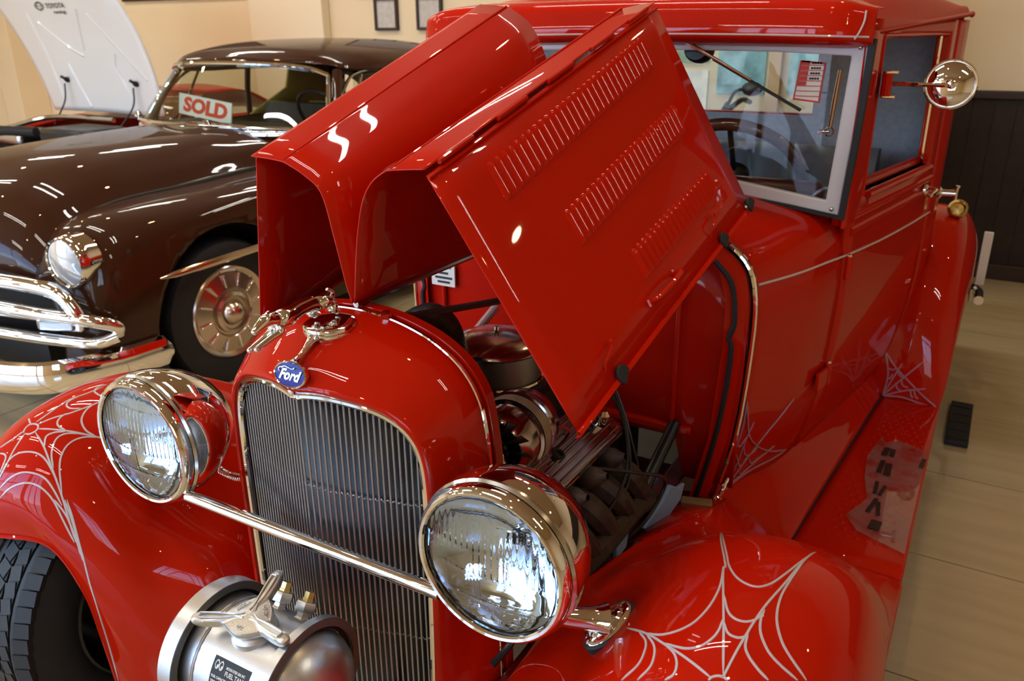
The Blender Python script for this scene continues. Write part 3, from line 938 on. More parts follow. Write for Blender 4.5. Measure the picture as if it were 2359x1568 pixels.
# round mirror on the door hinge
mb = M()
ma = V((.600, 1.43, 1.388))
mb.box(ma + V((.016, -.005, 0)), (.012, .03, .062))
mb.box(ma + V((.030, -.005, .028)), (.028, .022, .008)); mb.box(ma + V((.030, -.005, -.028)), (.028, .022, .008))
mirror = mb.obj('side_mirror', CHROME, truck, bevel=.002)
M().tube([ma + V((.022, -.022, -.026)), ma + V((.022, -.022, .026))], .012, 10).obj('mirror_hinge', RED, mirror)
M().tube([ma + V((.035, -.012, .002)), V((.74, 1.382, 1.391)), V((.757, 1.386, 1.392))], [.0050, .0050, .0050], 8).obj('mirror_arm', CHROME, mirror)
mn = V((.12, -.97, .12)).normalized()
M().lathe([(.0, .020), (.012, .0195), (.025, .018), (.038, .0135), (.047, .007), (.051, .001), (.0515, .004), (.0545, .0045), (.0565, .001), (.0555, -.004), (.051, -.006), (.0, -.006)], (.758, 1.41, 1.3915), mn, 40).obj('mirror_head', CHROME, mirror)
M().lathe([(.011, .018), (.012, .026), (.007, .030), (.0, .031)], (.758, 1.41, 1.3915), mn, 16).obj('mirror_nut', CHROME, mirror)
# fenders -----------------------------------------------------------------
FS = [
 [(.86, -.03, .38), (.85, -.10, .50), (.775, -.132, .568), (.70, -.119, .585), (.60, -.084, .575), (.548, -.066, .475), (.542, -.055, .36), (.532, -.047, .20)],
 [(.868, .0, .42), (.862, -.085, .575), (.80, -.122, .655), (.70, -.112, .688), (.61, -.092, .655), (.525, -.068, .535), (.49, -.048, .39), (.44, -.01, .20)],
 [(.868, .05, .45), (.864, .01, .62), (.81, -.012, .738), (.70, -.016, .779), (.59, -.020, .735), (.47, -.015, .575), (.405, .0, .43), (.33, .05, .24)],
 [(.868, .13, .47), (.864, .13, .66), (.815, .13, .770), (.70, .13, .805), (.575, .125, .755), (.445, .11, .605), (.335, .09, .505), (.27, .10, .36)],
 [(.866, .29, .47), (.862, .29, .64), (.815, .29, .752), (.70, .29, .785), (.575, .29, .742), (.455, .29, .635), (.375, .29, .568), (.345, .29, .553)],
 [(.862, .41, .46), (.858, .41, .585), (.812, .41, .695), (.70, .41, .727), (.575, .41, .70), (.470, .41, .625), (.39, .41, .565), (.36, .41, .553)],
 [(.857, .56, .40), (.854, .56, .51), (.81, .56, .598), (.70, .56, .630), (.58, .56, .612), (.50, .56, .575), (.43, .56, .55), (.398, .56, .548)],
 [(.855, .76, .335), (.853, .76, .385), (.81, .76, .440), (.70, .76, .465), (.60, .76, .460), (.53, .76, .46), (.47, .76, .485), (.435, .76, .498)],
 [(.855, .98, .322), (.853, .98, .335), (.81, .98, .340), (.70, .98, .341), (.62, .98, .342), (.575, .98, .356), (.51, .98, .40), (.445, .98, .428)]]
def sgnp(P, s): return [(s * p[0], p[1], p[2]) for p in P]
FEND = {}
for sgn, lab in ((1, 'front fender on the right'), (-1, 'front fender on the left')):
    o = M().loft([sgnp(r, sgn) for r in FS], 80, 70).obj('front_fender', RED, truck, label=lab, solid=.003, off=0)
    FEND[sgn] = o
    e = M().tube(spl([(sgn * p[0], p[1], p[2]) for p in FS[0]], 50), .005, 8)
    e.tube(spl([(sgn * r[0][0], r[0][1], r[0][2]) for r in FS], 50), .005, 8)
    e.obj('fender_bead', RED, o)
    # pan between the fender and the frame
    M().grid([[(sgn * .445, .98, .43), (sgn * .40, .98, .425), (sgn * .33, .98, .42)], [(sgn * .398, .56, .548), (sgn * .37, .60, .53), (sgn * .33, .65, .50)]][:1] + [[(sgn * .435, .76, .497), (sgn * .40, .77, .485), (sgn * .34, .80, .46)], [(sgn * .398, .56, .547), (sgn * .375, .57, .53), (sgn * .33, .60, .49)]]).obj('fender_pan', RED2, truck, solid=.003)
    # splash apron
    rows = []
    for k in range(9):
        y = .96 + (2.06 - .96) * k / 8
        xi = .600 + .080 * (k / 8)
        xb = sx(y, .43) - .01
        rows.append([(sgn * xi, y, .338), (sgn * (xi - .008), y, .352), (sgn * (xi * .62 + xb * .38), y, .368), (sgn * (xi * .25 + xb * .75), y, .402), (sgn * xb, y, .436), (sgn * (xb - .03), y, .47)])
    M().loft(rows, 20, 16).obj('splash_apron', RED, truck, solid=.003)
    # running board
    rb = M()
    prof = [(.0, .338), (.1, .340), (.9, .340), (.975, .338), (1.0, .328), (.995, .312), (.97, .306)]
    rows = []
    for k in range(13):
        y = .95 + (2.10 - .95) * k / 12
        xi = .598 + .083 * (k / 12)
        rows.append([(sgn * (xi + (.857 - xi) * a), y, z) for a, z in prof])
    rb.grid(rows)
    rbo = rb.obj('running_board', RED, truck, solid=.004)
    M().tube([(sgn * .599, .97, .342), (sgn * .680, 2.06, .342)], .003, 6).obj('board_seam', RUBBER, rbo)
    if sgn > 0:
        bp = M()
        for i in range(28):
            for j in range(7):
                y = 1.10 + i * .030; x = .672 + .035 * (i / 28) + (j + (.5 if i % 2 else 0)) * .0225
                if x > .838: continue
                bp.lathe([(.0060, 0), (.0046, .0026), (.0, .0040)], (x, y, .3398), (0, 0, 1), 6)
        bp.obj('tread_stud', RED, rbo, kind='stuff')
        fm = M()
        random.seed(3)
        outl = [(.700, 1.19), (.735, 1.30), (.712, 1.42), (.700, 1.55), (.722, 1.70), (.735, 1.66), (.765, 1.70), (.850, 1.66), (.850, 1.40), (.850, 1.08), (.78, 1.11), (.735, 1.13)]
        fm.prism([(x, y, .3445) for x, y in outl], (0, 0, .0012))
        fobj = fm.obj('torn_film', FILM, rbo)
        for (x, y, w, l) in ((.744, 1.60, .016, .055), (.762, 1.60, .014, .05), (.744, 1.50, .013, .08), (.763, 1.49, .018, .075), (.748, 1.37, .010, .07), (.765, 1.36, .009, .06), (.752, 1.27, .011, .08), (.768, 1.26, .010, .07), (.772, 1.175, .026, .045), (.845, 1.575, .012, .06)):
            M().box((x, y, .3468), (w, l, .0015), Matrix.Rotation(random.uniform(-.15, .15), 3, 'Z')).obj('black_tape', BLACK, fobj)

# rear fenders ---------------------------------------------------------------
RS = [
 [(.600, 2.03, .335), (.70, 2.03, .335), (.75, 2.03, .335), (.81, 2.03, .335), (.848, 2.03, .333), (.853, 2.035, .325)],
 [(.600, 2.06, .48), (.70, 2.06, .48), (.75, 2.055, .47), (.815, 2.055, .455), (.855, 2.065, .43), (.862, 2.08, .40)],
 [(.600, 2.13, .66), (.70, 2.13, .66), (.75, 2.12, .655), (.815, 2.125, .63), (.858, 2.15, .58), (.866, 2.18, .53)],
 [(.600, 2.26, .815), (.70, 2.26, .815), (.755, 2.25, .812), (.815, 2.26, .79), (.862, 2.29, .71), (.870, 2.33, .62)],
 [(.600, 2.45, .895), (.70, 2.45, .895), (.755, 2.45, .893), (.82, 2.46, .872), (.866, 2.47, .78), (.875, 2.48, .65)],
 [(.600, 2.70, .885), (.70, 2.70, .885), (.755, 2.70, .882), (.82, 2.70, .86), (.868, 2.69, .76), (.877, 2.67, .63)],
 [(.600, 2.95, .77), (.70, 2.95, .77), (.755, 2.95, .768), (.82, 2.94, .74), (.868, 2.91, .65), (.877, 2.86, .54)],
 [(.600, 3.16, .52), (.70, 3.16, .52), (.755, 3.16, .52), (.82, 3.15, .50), (.868, 3.10, .45), (.877, 3.04, .42)]]
def wheel(c, rad, wid, name, inward, rim_m, parent, tread=True, rimr=.195):
    """tyre with real tread grooves; inward = +1/-1 the side (x) the outer face looks to"""
    cx_, cy_, cz_ = c
    h = wid / 2
    prof = [(rimr, -h * .80), (rimr + .012, -h * .92), (rimr + .04, -h * 1.02), (rad - .055, -h * 1.0), (rad - .022, -h * .93), (rad - .008, -h * .84), (rad - .002, -h * .70)]
    for a in (-.42, 0, .42):
        prof += [(rad, h * a - .012), (rad, h * a - .0035), (rad - .008, h * a - .0025), (rad - .008, h * a + .0025), (rad, h * a + .0035), (rad, h * a + .012)]
    prof += [(rad - .002, h * .70), (rad - .008, h * .84), (rad - .022, h * .93), (rad - .055, h * 1.0), (rimr + .04, h * 1.02), (rimr + .012, h * .92), (rimr, h * .80)]
    w = M().lathe(prof, c, (1, 0, 0), 72).obj(name, RUBBER, parent)
    if tread:
        tb = M()
        n = 60
        for k in range(n):
            a = 2 * PI * k / n
            for s_ in (-1, 1):
                R = Matrix.Rotation(a, 3, 'X')
                p = V(c) + R @ V((s_ * h * .78, 0, rad - .0085))
                tb.box(p, (h * .38, rad * .092, .014), R @ Matrix.Rotation(s_ * .33, 3, 'Y') @ Matrix.Rotation(.12 * s_, 3, 'Z'))
                p = V(c) + R @ V((s_ * h * .22, 0, rad + .0002))
                tb.box(p, (h * .34, rad * .092, .004), R @ Matrix.Rotation(.35 * s_, 3, 'Z'))
        tb.obj('tread_block', RUBBER, w, kind='stuff')
    f = inward
    rp = [(rimr + .004, h * .80), (rimr - .004, h * .84), (rimr - .012, h * .70), (rimr - .02, h * .3), (rimr - .022, 0), (rimr - .022, -h * .4), (rimr - .012, -h * .75), (rimr + .004, -h * .80)]
    r_ = M().lathe(rp, c, (1, 0, 0), 48)
    r_.obj('wheel_rim', rim_m, w)
    dk = M().lathe([(rimr - .02, h * .25 * f), (.13, h * .35 * f), (.11, h * .2 * f), (.07, h * .25 * f), (.04, h * .55 * f), (0, h * .6 * f)], c, (1, 0, 0), 36)
    dk.obj('wheel_disc', rim_m, w, solid=.006)
    return w
DKRIM = mat('dark_grey_rim', (.045, .045, .05), rough=.35, metal=.6)
for sgn in (1, -1):
    w = wheel((sgn * .695, .135, .320), .318, .185, 'front_wheel', sgn, DKRIM, truck)
    bt = M()
    for k in range(5):
        a = 2 * PI * k / 5 + .3
        bt.lathe([(.010, -.02), (.010, .006), (.0, .01)], (sgn * .66, .135 + .075 * math.cos(a), .320 + .075 * math.sin(a)), (-sgn, 0, 0), 6)
    bt.lathe([(.13, -.01), (.13, .012), (.05, .02), (0, .02)], (sgn * .63, .135, .32), (-sgn, 0, 0), 30)
    bt.obj('brake_disc', CAST, w)
    wheel((sgn * .71, 2.66, .345), .345, .21, 'rear_wheel', sgn, CHROME, truck, tread=False, rimr=.21)
    o = M().loft([sgnp(r, sgn) for r in RS], 50, 26).obj('rear_fender', RED, truck, label='rear fender behind the running board' if sgn > 0 else None, solid=.003, off=0)
    FEND[2 * sgn] = o
    M().grid([[(sgn * p[0] * .995, p[1], p[2]) for p in (r[0],)] + [(sgn * .69, r[0][1] + .01, max(.33, r[0][2] - .10))] for r in RS]).obj('fender_side', RED, o, solid=.002)
# bed behind the cab (low box), its latch and the tail lamp
bed = M()
bed.box((0, 3.0, .60), (1.28, 1.40, .04)); bed.box((.64, 3.0, .76), (.03, 1.40, .36)); bed.box((-.64, 3.0, .76), (.03, 1.40, .36))
bed.box((0, 2.31, .76), (1.28, .03, .36)); bed.box((0, 3.69, .76), (1.28, .03, .36))
bed.obj('cargo_bed', DARK, truck, bevel=.006)
cv = M().box((0, 2.265, .86), (1.44, .06, .36)).obj('bed_cover_fold', BLACK, truck, bevel=.01)
lt = M().lathe([(.024, 0), (.024, .012), (.012, .02), (.010, .06)], (.722, 2.24, 1.005), (1, .1, 0), 14)
lt.tube([(.785, 2.25, 1.03), (.782, 2.25, 1.01), (.783, 2.25, .985)], .008, 8)
lt.tube([(.72, 2.24, 1.005), (.785, 2.25, 1.012)], .007, 8)
lt.obj('bed_latch', CHROME, truck)
M().lathe([(.032, 0), (.034, .012), (.030, .022), (.024, .026), (.018, .022), (.0, .025)], (.790, 2.46, .915), (.1, -1, .25), 20).obj('tail_lamp', BRASS, truck)
plt = M().box((.905, 3.10, .60), (.035, .012, .23)).obj('rear_plate_edge', PAPER, truck, bevel=.003)
bmp = M().tube(spl([(.60, 3.35, .42), (.80, 3.33, .42), (.90, 3.25, .42), (.915, 3.05, .43)], 14), .020, 10).obj('rear_bumper', CHROME, truck)

# frame, floor of the engine bay ------------------------------------------------
fr_ = M()
for sgn in (1, -1):
    fr_.box((sgn * .305, 1.72, .40), (.05, 3.2, .11))
fr_.box((0, .24, .34), (.56, .08, .08)); fr_.box((0, 1.1, .36), (.56, .08, .07))
fr_.obj('chassis_frame', mat('dark_red_frame', (.12, .004, .003), rough=.4, coat=.4), truck, bevel=.006)
M().tube([(-.62, .135, .30), (-.3, .12, .24), (.3, .12, .24), (.62, .135, .30)], .028, 10).obj('front_axle', BLACK, truck)
# headlights ---------------------------------------------------------------------
def lens_mat():
    m = mat('headlight_glass', (.76, .87, 1.0), rough=.015, trans=1.0, ior=1.30)  # blue tint puts the bluish window reflections into the glass colour
    return m
LENS = lens_mat()
REFL = mat('silver_reflector', (.90, .91, .93), rough=.03, metal=1.0)
HXc, HZc = .369, .8224
def headlight(sgn, lab):
    c = V((sgn * HXc, 0, HZc)); d = V((0, 1, 0))
    b = M().lathe([(.118, .012), (.124, .016), (.1265, .030), (.1255, .048), (.119, .075), (.106, .105), (.085, .135), (.058, .158), (.03, .169), (.0, .172)], c, d, 64)
    hb = b.obj('headlight', CHROME, truck, label=lab)
    M().lathe([(.1085, -.004), (.111, -.007), (.115, -.008), (.119, -.005), (.1215, .001), (.1225, .008), (.121, .014), (.114, .015), (.1085, .006)], c, d, 72).obj('headlight_rim', CHROME, hb)
    M().lathe([(.1225, .012), (.1262, .016), (.1262, .020), (.1235, .023)], c, d, 64).obj('rim_bead', STEEL, hb)
    M().lathe([(.108, .010), (.106, .0135), (.098, .023), (.088, .033), (.072, .046), (.054, .057), (.036, .064), (.018, .068), (.0, .069)], c, d, 48).obj('reflector', REFL, hb)
    bl = M().lathe([(.0, -.006), (.006, -.005), (.009, 0), (.009, .012), (.011, .02)], c + V((0, .038, 0)), d, 14)
    bl.obj('bulb_shield', CHROME, hb)
    # ribbed lens: polar-free grid with real flutes
    n = 110
    front, back = [], []
    def flute(x, z):
        # zone borders are curved like the moulded lens
        u = x / .108; v = z / .108
        zone = v - .10 * u * u
        h = 0
        if zone > .62: w, a = .0055, .0011
        elif zone > .18: w, a = .0098, .0026
        elif zone > -.16: w, a = .0098, .0026
        elif zone > -.55: w, a = .0056, .0013
        else: w, a = .0042, .0006
        if -.16 < zone < .14 and u < -.25: a *= .25
        ph = x / w
        h = a * abs(math.sin(PI * ph))
        if -.50 < zone < -.16 and u > -.1: h = .0002
        for zb in (.62, .18, -.16, -.55):
            h += .0010 * math.exp(-((zone - zb) / .018) ** 2)
        return h
    rows_f, rows_b = [], []
    nr, na = 46, 150
    for i in range(nr + 1):
        r = .1085 * (i / nr)
        dome = -.010 * (1 - (r / .1085) ** 2)
        rows_f.append([c + V((r * math.cos(2 * PI * k / na), dome - .0025, r * math.sin(2 * PI * k / na))) for k in range(na)])
        rows_b.append([c + V((r * math.cos(2 * PI * k / na), dome + .0025 - flute(r * math.cos(2 * PI * k / na), r * math.sin(2 * PI * k / na)) * -1.0, r * math.sin(2 * PI * k / na))) for k in range(na)])
    m = M().grid(rows_f + rows_b[::-1], True)
    m.obj('headlight_lens', LENS, hb, ang=70)
    return hb
H1 = headlight(1, 'headlight on the right, nearest the camera')
H2 = headlight(-1, 'headlight on the left over the cobweb fender')
# cross bar and stands
M().tube(spl([(-.276, .010, .735), (-.15, .010, .735), (0, .010, .735), (.15, .010, .735), (.276, .010, .735)], 20), .0115, 14).obj('headlight_bar', CHROME, truck)
TF = bvh_of(FEND[1]); TFL = bvh_of(FEND[-1])
for sgn, T in ((1, TF), (-1, TFL)):
    q, n, _, _ = T.find_nearest(V((sgn * .488, .125, .69)))
    if n.z < 0: n = -n
    n = (n * .5 + V((sgn * -.15, -.40, .9)) * .8).normalized()
    q = q + n * .009
    s_ = M().tube(spl([(sgn * .425, .060, .722), (sgn * .448, .085, .708), tuple(q + n * .012)], 10), [.0135, .014, .0145, .015, .0155, .016, .0165, .0175, .020, .026], 14)
    so = s_.obj('headlight_stand', CHROME, truck)
    ex = V((sgn * .55, .83, 0)); ex = (ex - n * ex.dot(n)).normalized(); ey = n.cross(ex)
    def el(a, b, h): return [q + ex * (a * math.cos(2 * PI * k / 36)) + ey * (b * math.sin(2 * PI * k / 36)) + n * h for k in range(36)]
    M().grid([el(.045, .028, .002), el(.045, .028, .007), el(.041, .0245, .010), el(.034, .020, .0115), el(.031, .0175, .0095), el(.024, .015, .014), el(.002, .002, .016)], True).obj('stand_base', CHROME, so)
    M().grid([el(.047, .030, -.035), el(.049, .032, -.004), el(.049, .032, .003), el(.046, .029, .0055), el(.03, .02, .005)], True).obj('base_gasket', RUBBER, so)
    cb = []
    if sgn < 0:
        pts = spl([(-.355, .12, .74), (-.335, .135, .705), (-.30, .15, .695), (-.262, .165, .715)], 60)
        M().tube(pts, [.0075 + (.0012 if k % 2 else 0) for k in range(60)], 10).obj('flex_conduit', CHROME, truck)
    else:
        M().tube(spl([(.345, .12, .715), (.352, .13, .66), (.340, .11, .60), (.325, .07, .575)], 16), .006, 8).obj('lamp_wire', BLACK, truck)
        M().lathe([(.009, 0), (.011, .012), (.008, .03), (.004, .034)], (.352, .128, .655), (.2, .2, 1), 10).obj('wire_fitting', CHROME, truck)

# fuel tank in front of the grille --------------------------------------------------
TC = V((.03, -.12, .588))
tank = M().lathe([(.0, -.185), (.03, -.182), (.06, -.170), (.078, -.153), (.087, -.135), (.0895, -.12), (.0895, .07), (.087, .085), (.078, .103), (.06, .120), (.03, .132), (.0, .135)], TC + V((.005, 0, 0)), (1, 0, 0), 56).obj('fuel_tank', ALU, truck)
M().tube([TC + V((-.065, .0895 * math.cos(2 * PI * k / 80), .0895 * math.sin(2 * PI * k / 80))) for k in range(81)], [.0022 + (.0007 if k % 2 else 0) for k in range(81)], 6).obj('weld_seam', ALU, tank)
STRAPD = mat('strap_edge_grey', (.17, .17, .165), rough=.45, metal=.6)
for x0, x1 in ((-.118, -.090), (.078, .092)):
    ro, ri = .1085, .0965
    M().lathe([(ri, x0), (ro, x0), (ro, x1), (ri, x1), (ri, x0)], TC, (1, 0, 0), 64).obj('tank_strap', ALU, tank)
    M().lathe([(ri - .001, x1 - .004), (ro - .0006, x1 + .0006), (ro - .0006, x1 + .0010), (ri - .001, x1 + .0010)], TC, (1, 0, 0), 64).obj('strap_face', STRAPD, tank)
    M().lathe([(.0895, x0 + .004), (ri, x0 + .004), (ri, x1 - .006), (.0895, x1 - .006)], TC, (1, 0, 0), 48).obj('strap_pad', RUBBER, tank)
[M().prism([TC + V((x_ - .010, -.01, -.105)), TC + V((x_ + .010, -.01, -.105)), TC + V((x_ + .010, .30, -.235)), TC + V((x_ - .010, .30, -.235))], (0, .012, .022)).obj('tank_bracket', ALU, tank) for x_ in (-.104, .085)]
# spinner cap
sd = V((0, -.187, .982)).normalized()
so_ = TC + V((.005, 0, 0)) + sd * .0895
ux = V((1, 0, 0)); uy = sd.cross(ux).normalized()   # ux right, uy = backwards/up
neckm = M().lathe([(.036, -.006), (.035, .003), (.031, .007), (.027, .009), (.027, .016)], so_, sd, 40).obj('filler_neck', ALU, tank)
sp = M()
n = 120
arms = [math.radians(a) for a in (103, 208, 352)]
def srad(a):
    r = .034
    for a0 in arms:
        d = (a - a0 + PI) % (2 * PI) - PI
        r = max(r, .034 + .048 * math.exp(-(d / .17) ** 4) + .007 * math.exp(-(d / .42) ** 2))
    return r
angs = sorted([2 * PI * k / n for k in range(n)] + [a0 + d for a0 in arms for d in (-.2, -.16, -.135, -.11, -.09, -.05, 0, .05, .09, .11, .135, .16, .2)])
def srow(k, h, hm=0):
    return [so_ + (ux * math.cos(a) + uy * math.sin(a)) * (srad(a) * k) + sd * (h + hm * max(0, srad(a) * k - .03)) for a in angs]
sp.grid([srow(.25, .014), srow(.97, .016, .12), srow(1.0, .019, .14), srow(1.0, .024, .14), srow(.95, .0275, .14), srow(.82, .0285, .14), srow(.5, .031, .06), srow(.02, .032)], True)
spn = sp.obj('spinner_cap', CASTALU, tank, ang=50)
rdg = M()
for a0 in arms:
    dd = ux * math.cos(a0) + uy * math.sin(a0); ss = sd.cross(dd)
    for s in (-1, 1):
        rdg.tube(spl([so_ + dd * r + ss * (s * w) + sd * h for r, w, h in ((.008, .005, .032), (.020, .0022, .0325), (.032, .0038, .0325), (.056, .0048, .0345), (.075, .0042, .037))], 14), .0016, 6)
    rdg.tube([so_ + dd * .075 + ss * (s * .0042) + sd * .037 for s in (-1, 0, 1)], .0016, 6)
rdg.obj('spinner_ridge', ALU, spn)
lt_ = M()
for a0, txt in ((math.radians(155), 'MOON'), (math.radians(48), 'EQUIP'), (math.radians(280), 'CO')):
    dd = ux * math.cos(a0) + uy * math.sin(a0)
    add_text(lt_, txt, so_ + dd * .0235 + sd * .0315, dd.cross(sd) * -1 if False else sd.cross(dd) * -1, dd, .0072, .0008)
lt_.obj('cast_lettering', ALU, spn, merge=0)
for (x, a) in ((-.013, -.60), (.036, -.60)):
    dd = V((0, -math.sin(a), math.cos(a)))
    p = TC + V((x, 0, 0)) + dd * .088
    f_ = M().lathe([(.015, 0), (.011, .004), (.010, .010), (.0165, .011), (.0175, .014), (.0175, .024), (.016, .027), (.0, .027)], p, dd, 6).obj('tank_fitting', ALU, tank, ang=25)
    M().lathe([(.0095, 0), (.0095, .005), (.0085, .006), (.0085, .016), (.0, .017)], p + dd * .026, dd, 6).obj('brass_plug', BRASS, f_, ang=25)
# data label on the tank, bent round it
def on_tank(u, w, h=.0006):   # u along x, w arc length from label centre (positive up)
    a = math.radians(-63) + w / .0895   # angle from vertical towards the front
    return TC + V((u + .022, math.sin(a) * (.0895 + h), math.cos(a) * (.0895 + h)))
LBL = M().grid([[on_tank(-.050 + .074 * i / 6, -.027 + .054 * j / 8) for j in range(9)] for i in range(7)]).obj('tank_label', BLACKPRINT, tank)
lb = M()
def lab_text(txt, u, w, size, wid=None):
    v, f = text_geo(txt, size, 0, 0, .0002)
    k = 1
    if wid: k = wid / (max(p[0] for p in v) - min(p[0] for p in v))
    lb.add([on_tank(u + p[0] * k, w + p[1], .0010) for p in v], f)
lab_text('MOON EYES USA INC', -.003, .0165, .0052, .038)
lab_text('FUEL TANK', -.001, .0085, .0095, .042)
lab_text('FUEL CAPACITY', -.031, -.0015, .0052, .032)
lab_text('TEST PRESSURE', -.031, -.0090, .0052, .032)
lab_text('DATE OF MFG', -.031, -.0165, .0052, .030)
lab_text('GALS', .016, -.0030, .0052, .010); lab_text('P.S.I.', .016, -.0110, .0052, .010)
for w in (-.0025, -.0105):
    lb.grid([[on_tank(u, w + dw, .0010) for dw in (-.0032, .0032)] for u in (-.012, -.001, .009)])
for u in (-.041, -.0325):
    lb.grid([[on_tank(u + .0042 * q * math.cos(2 * PI * k / 20), .016 + .0068 * q * math.sin(2 * PI * k / 20), .0010) for k in range(20)] for q in (.72, 1)], True)
    lb.grid([[on_tank(u + .0016 + .0018 * q * math.cos(2 * PI * k / 12), .0135 + .003 * q * math.sin(2 * PI * k / 12), .0010) for k in range(12)] for q in (.05, 1)], True)
lb.obj('label_print', PAPER, LBL, merge=0)

# engine bay -------------------------------------------------------------------------
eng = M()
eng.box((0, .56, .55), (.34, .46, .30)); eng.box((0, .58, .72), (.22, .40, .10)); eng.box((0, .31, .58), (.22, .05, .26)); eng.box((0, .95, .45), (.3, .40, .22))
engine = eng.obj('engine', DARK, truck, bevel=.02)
MAROON = mat('polished_cover', (.42, .36, .36), rough=.14, metal=1.0)
def cover(sgn):
    a, b = V((sgn * .205, .35, .778)), V((sgn * .293, .35, .725))
    ex = (b - a).normalized(); w = (b - a).length; L = .31
    nrm = ex.cross(V((0, 1, 0))); nrm = nrm if nrm.z > 0 else -nrm
    def P(u, v, h): return a + ex * (u * w) + V((0, v * L, 0)) + nrm * h
    m = M()
    outl = [(0, .0), (1, 0), (1, 1), (0, 1)]
    m.grid([[P(u * k + .5 * (1 - k), v * (1 - (1 - k) * .3) + .5 * (1 - k) * .3, h) for u, v in outl] for k, h in ((1.12, -.075), (1.10, -.012), (1.03, -.008), (1.0, 0), (.97, .004), (.02, .004))], True)
    vc = m.obj('valve_cover', MAROON, truck, bevel=.003)
    for i in range(6):
        u = .12 + .76 * i / 5
        r = M().tube(spl([P(u, .03, .003), P(u, .05, .0055), P(u, .5, .006), P(u, .95, .0055), P(u, .97, .003)], 14), .0027, 8)
        r.obj('cover_fin', MAROON, vc)
    for v in (.28, .72):
        bz = M().lathe([(.013, .004), (.013, .011), (.008, .011), (.008, .006), (0, .006)], P(.5, v, 0), nrm, 16)
        bz.obj('cover_bolt', BLACK, vc)
    fl = M()
    fl.grid([[P(u, v, h) for u, v in ((-.10, -.03), (1.10, -.03), (1.10, 1.03), (-.10, 1.03))] for h in (-.080, -.070)], True)
    fl.obj('cover_flange', STEEL, vc)
    return P
PR = cover(1); PL_ = cover(-1)
# air cleaner
ac = V((.035, .575, .885))
acl = M().lathe([(.0, .030), (.02, .0295), (.055, .026), (.085, .017), (.098, .008), (.101, .002), (.098, -.002)], ac + V((0, 0, .01)), (0, 0, 1), 48).obj('air_cleaner', STEEL, truck)
M().lathe([(.0, .052), (.006, .052), (.006, .042), (.011, .042), (.011, .036), (.0, .036)], ac, (0, 0, 1), 10).obj('wing_nut', CHROME, acl)
el_ = M()
rows = []
for h in range(9):
    rows.append([ac + V(((.0925 + (.0024 if (k + h) % 2 else -.0016)) * math.cos(2 * PI * k / 90), (.0925 + (.0024 if (k + h) % 2 else -.0016)) * math.sin(2 * PI * k / 90), .006 - h * .0075)) for k in range(90)])
el_.grid(rows, True)
el_.obj('filter_mesh', mat('filter_grey', (.26, .25, .26), rough=.4, metal=.7), acl)
M().lathe([(.098, -.052), (.100, -.056), (.096, -.064), (.07, -.072), (.0, -.074)], ac, (0, 0, 1), 40).obj('filter_base', CHROME, acl)
cb = M().box((.03, .575, .775), (.11, .13, .09))
cb.lathe([(.04, 0), (.04, .05)], (.03, .575, .80), (0, 0, 1), 16)
cb.obj('carburettor', STEEL, truck, bevel=.012)
cl = M()
for k in range(5):
    cl.box((.03 + .02 * (k - 2), .50, .77 - .012 * (k % 3)), (.016, .02, .03))
cl.tube(spl([(.08, .53, .78), (.11, .50, .80), (.12, .46, .77)], 8), .004, 6)
cl.obj('throttle_link', CHROME, truck, bevel=.003)
# alternator with its fan
al = V((.195, .372, .822))
ad = V((.05, -1, 0)).normalized()
alt = M().lathe([(.0, .075), (.05, .075), (.060, .066), (.064, .05), (.064, .022), (.070, .020), (.070, -.012), (.0735, -.014), (.0735, -.024), (.064, -.026), (.062, -.062), (.052, -.075), (0, -.075)], al, ad, 40).obj('alternator', MAROON, truck)
M().lathe([(.0712, -.006), (.0712, .018)], al, ad, 40).obj('stator_band', mat('tan_stator', (.42, .36, .26), rough=.4, metal=.6), alt)
fan = M().lathe([(.0, .094), (.012, .094), (.016, .085), (.03, .084)], al, ad, 20)
fx_, fy_, _ = frame_of(ad)
for k in range(14):
    a = 2 * PI * k / 14
    d1 = fx_ * math.cos(a) + fy_ * math.sin(a); d2 = ad.cross(d1)
    fan.add([al + ad * .082 + d1 * .024, al + ad * .082 + d1 * .076, al + ad * .094 + d1 * .074 + d2 * .016, al + ad * .090 + d1 * .026 + d2 * .008], [(0, 1, 2, 3)])
fan.obj('cooling_fan', BLACK, alt, solid=.002)
brk = M().tube(spl([(.165, .270, .900), (.190, .266, .880), (.222, .262, .842), (.245, .262, .805)], 8), .008, 8, flat=.5)
brk.lathe([(.012, 0), (.012, .02), (0, .022)], (.247, .272, .802), (0, -1, 0), 6)
brk.lathe([(.010, 0), (.010, .016), (0, .018)], (.163, .280, .900), (0, -1, 0), 6)
brk.obj('alternator_bracket', CHROME, alt)
# corrugated hose
hp_ = spl([(.055, .235, 1.036), (.050, .285, 1.040), (.040, .345, 1.028), (.030, .400, .990), (.026, .430, .935), (.03, .440, .87), (.035, .44, .80)], 300)
M().tube(hp_, [.0235 + .0024 * math.sin(2 * PI * k / 6) for k in range(300)], 18).obj('radiator_hose', mat('hose_rubber', (.04, .04, .05), rough=.28), truck)
M().lathe([(.026, -.006), (.0275, -.004), (.0275, .010), (.026, .012)], (.055, .240, 1.037), (0, 1, .05), 20).obj('hose_clamp', STEEL, truck)
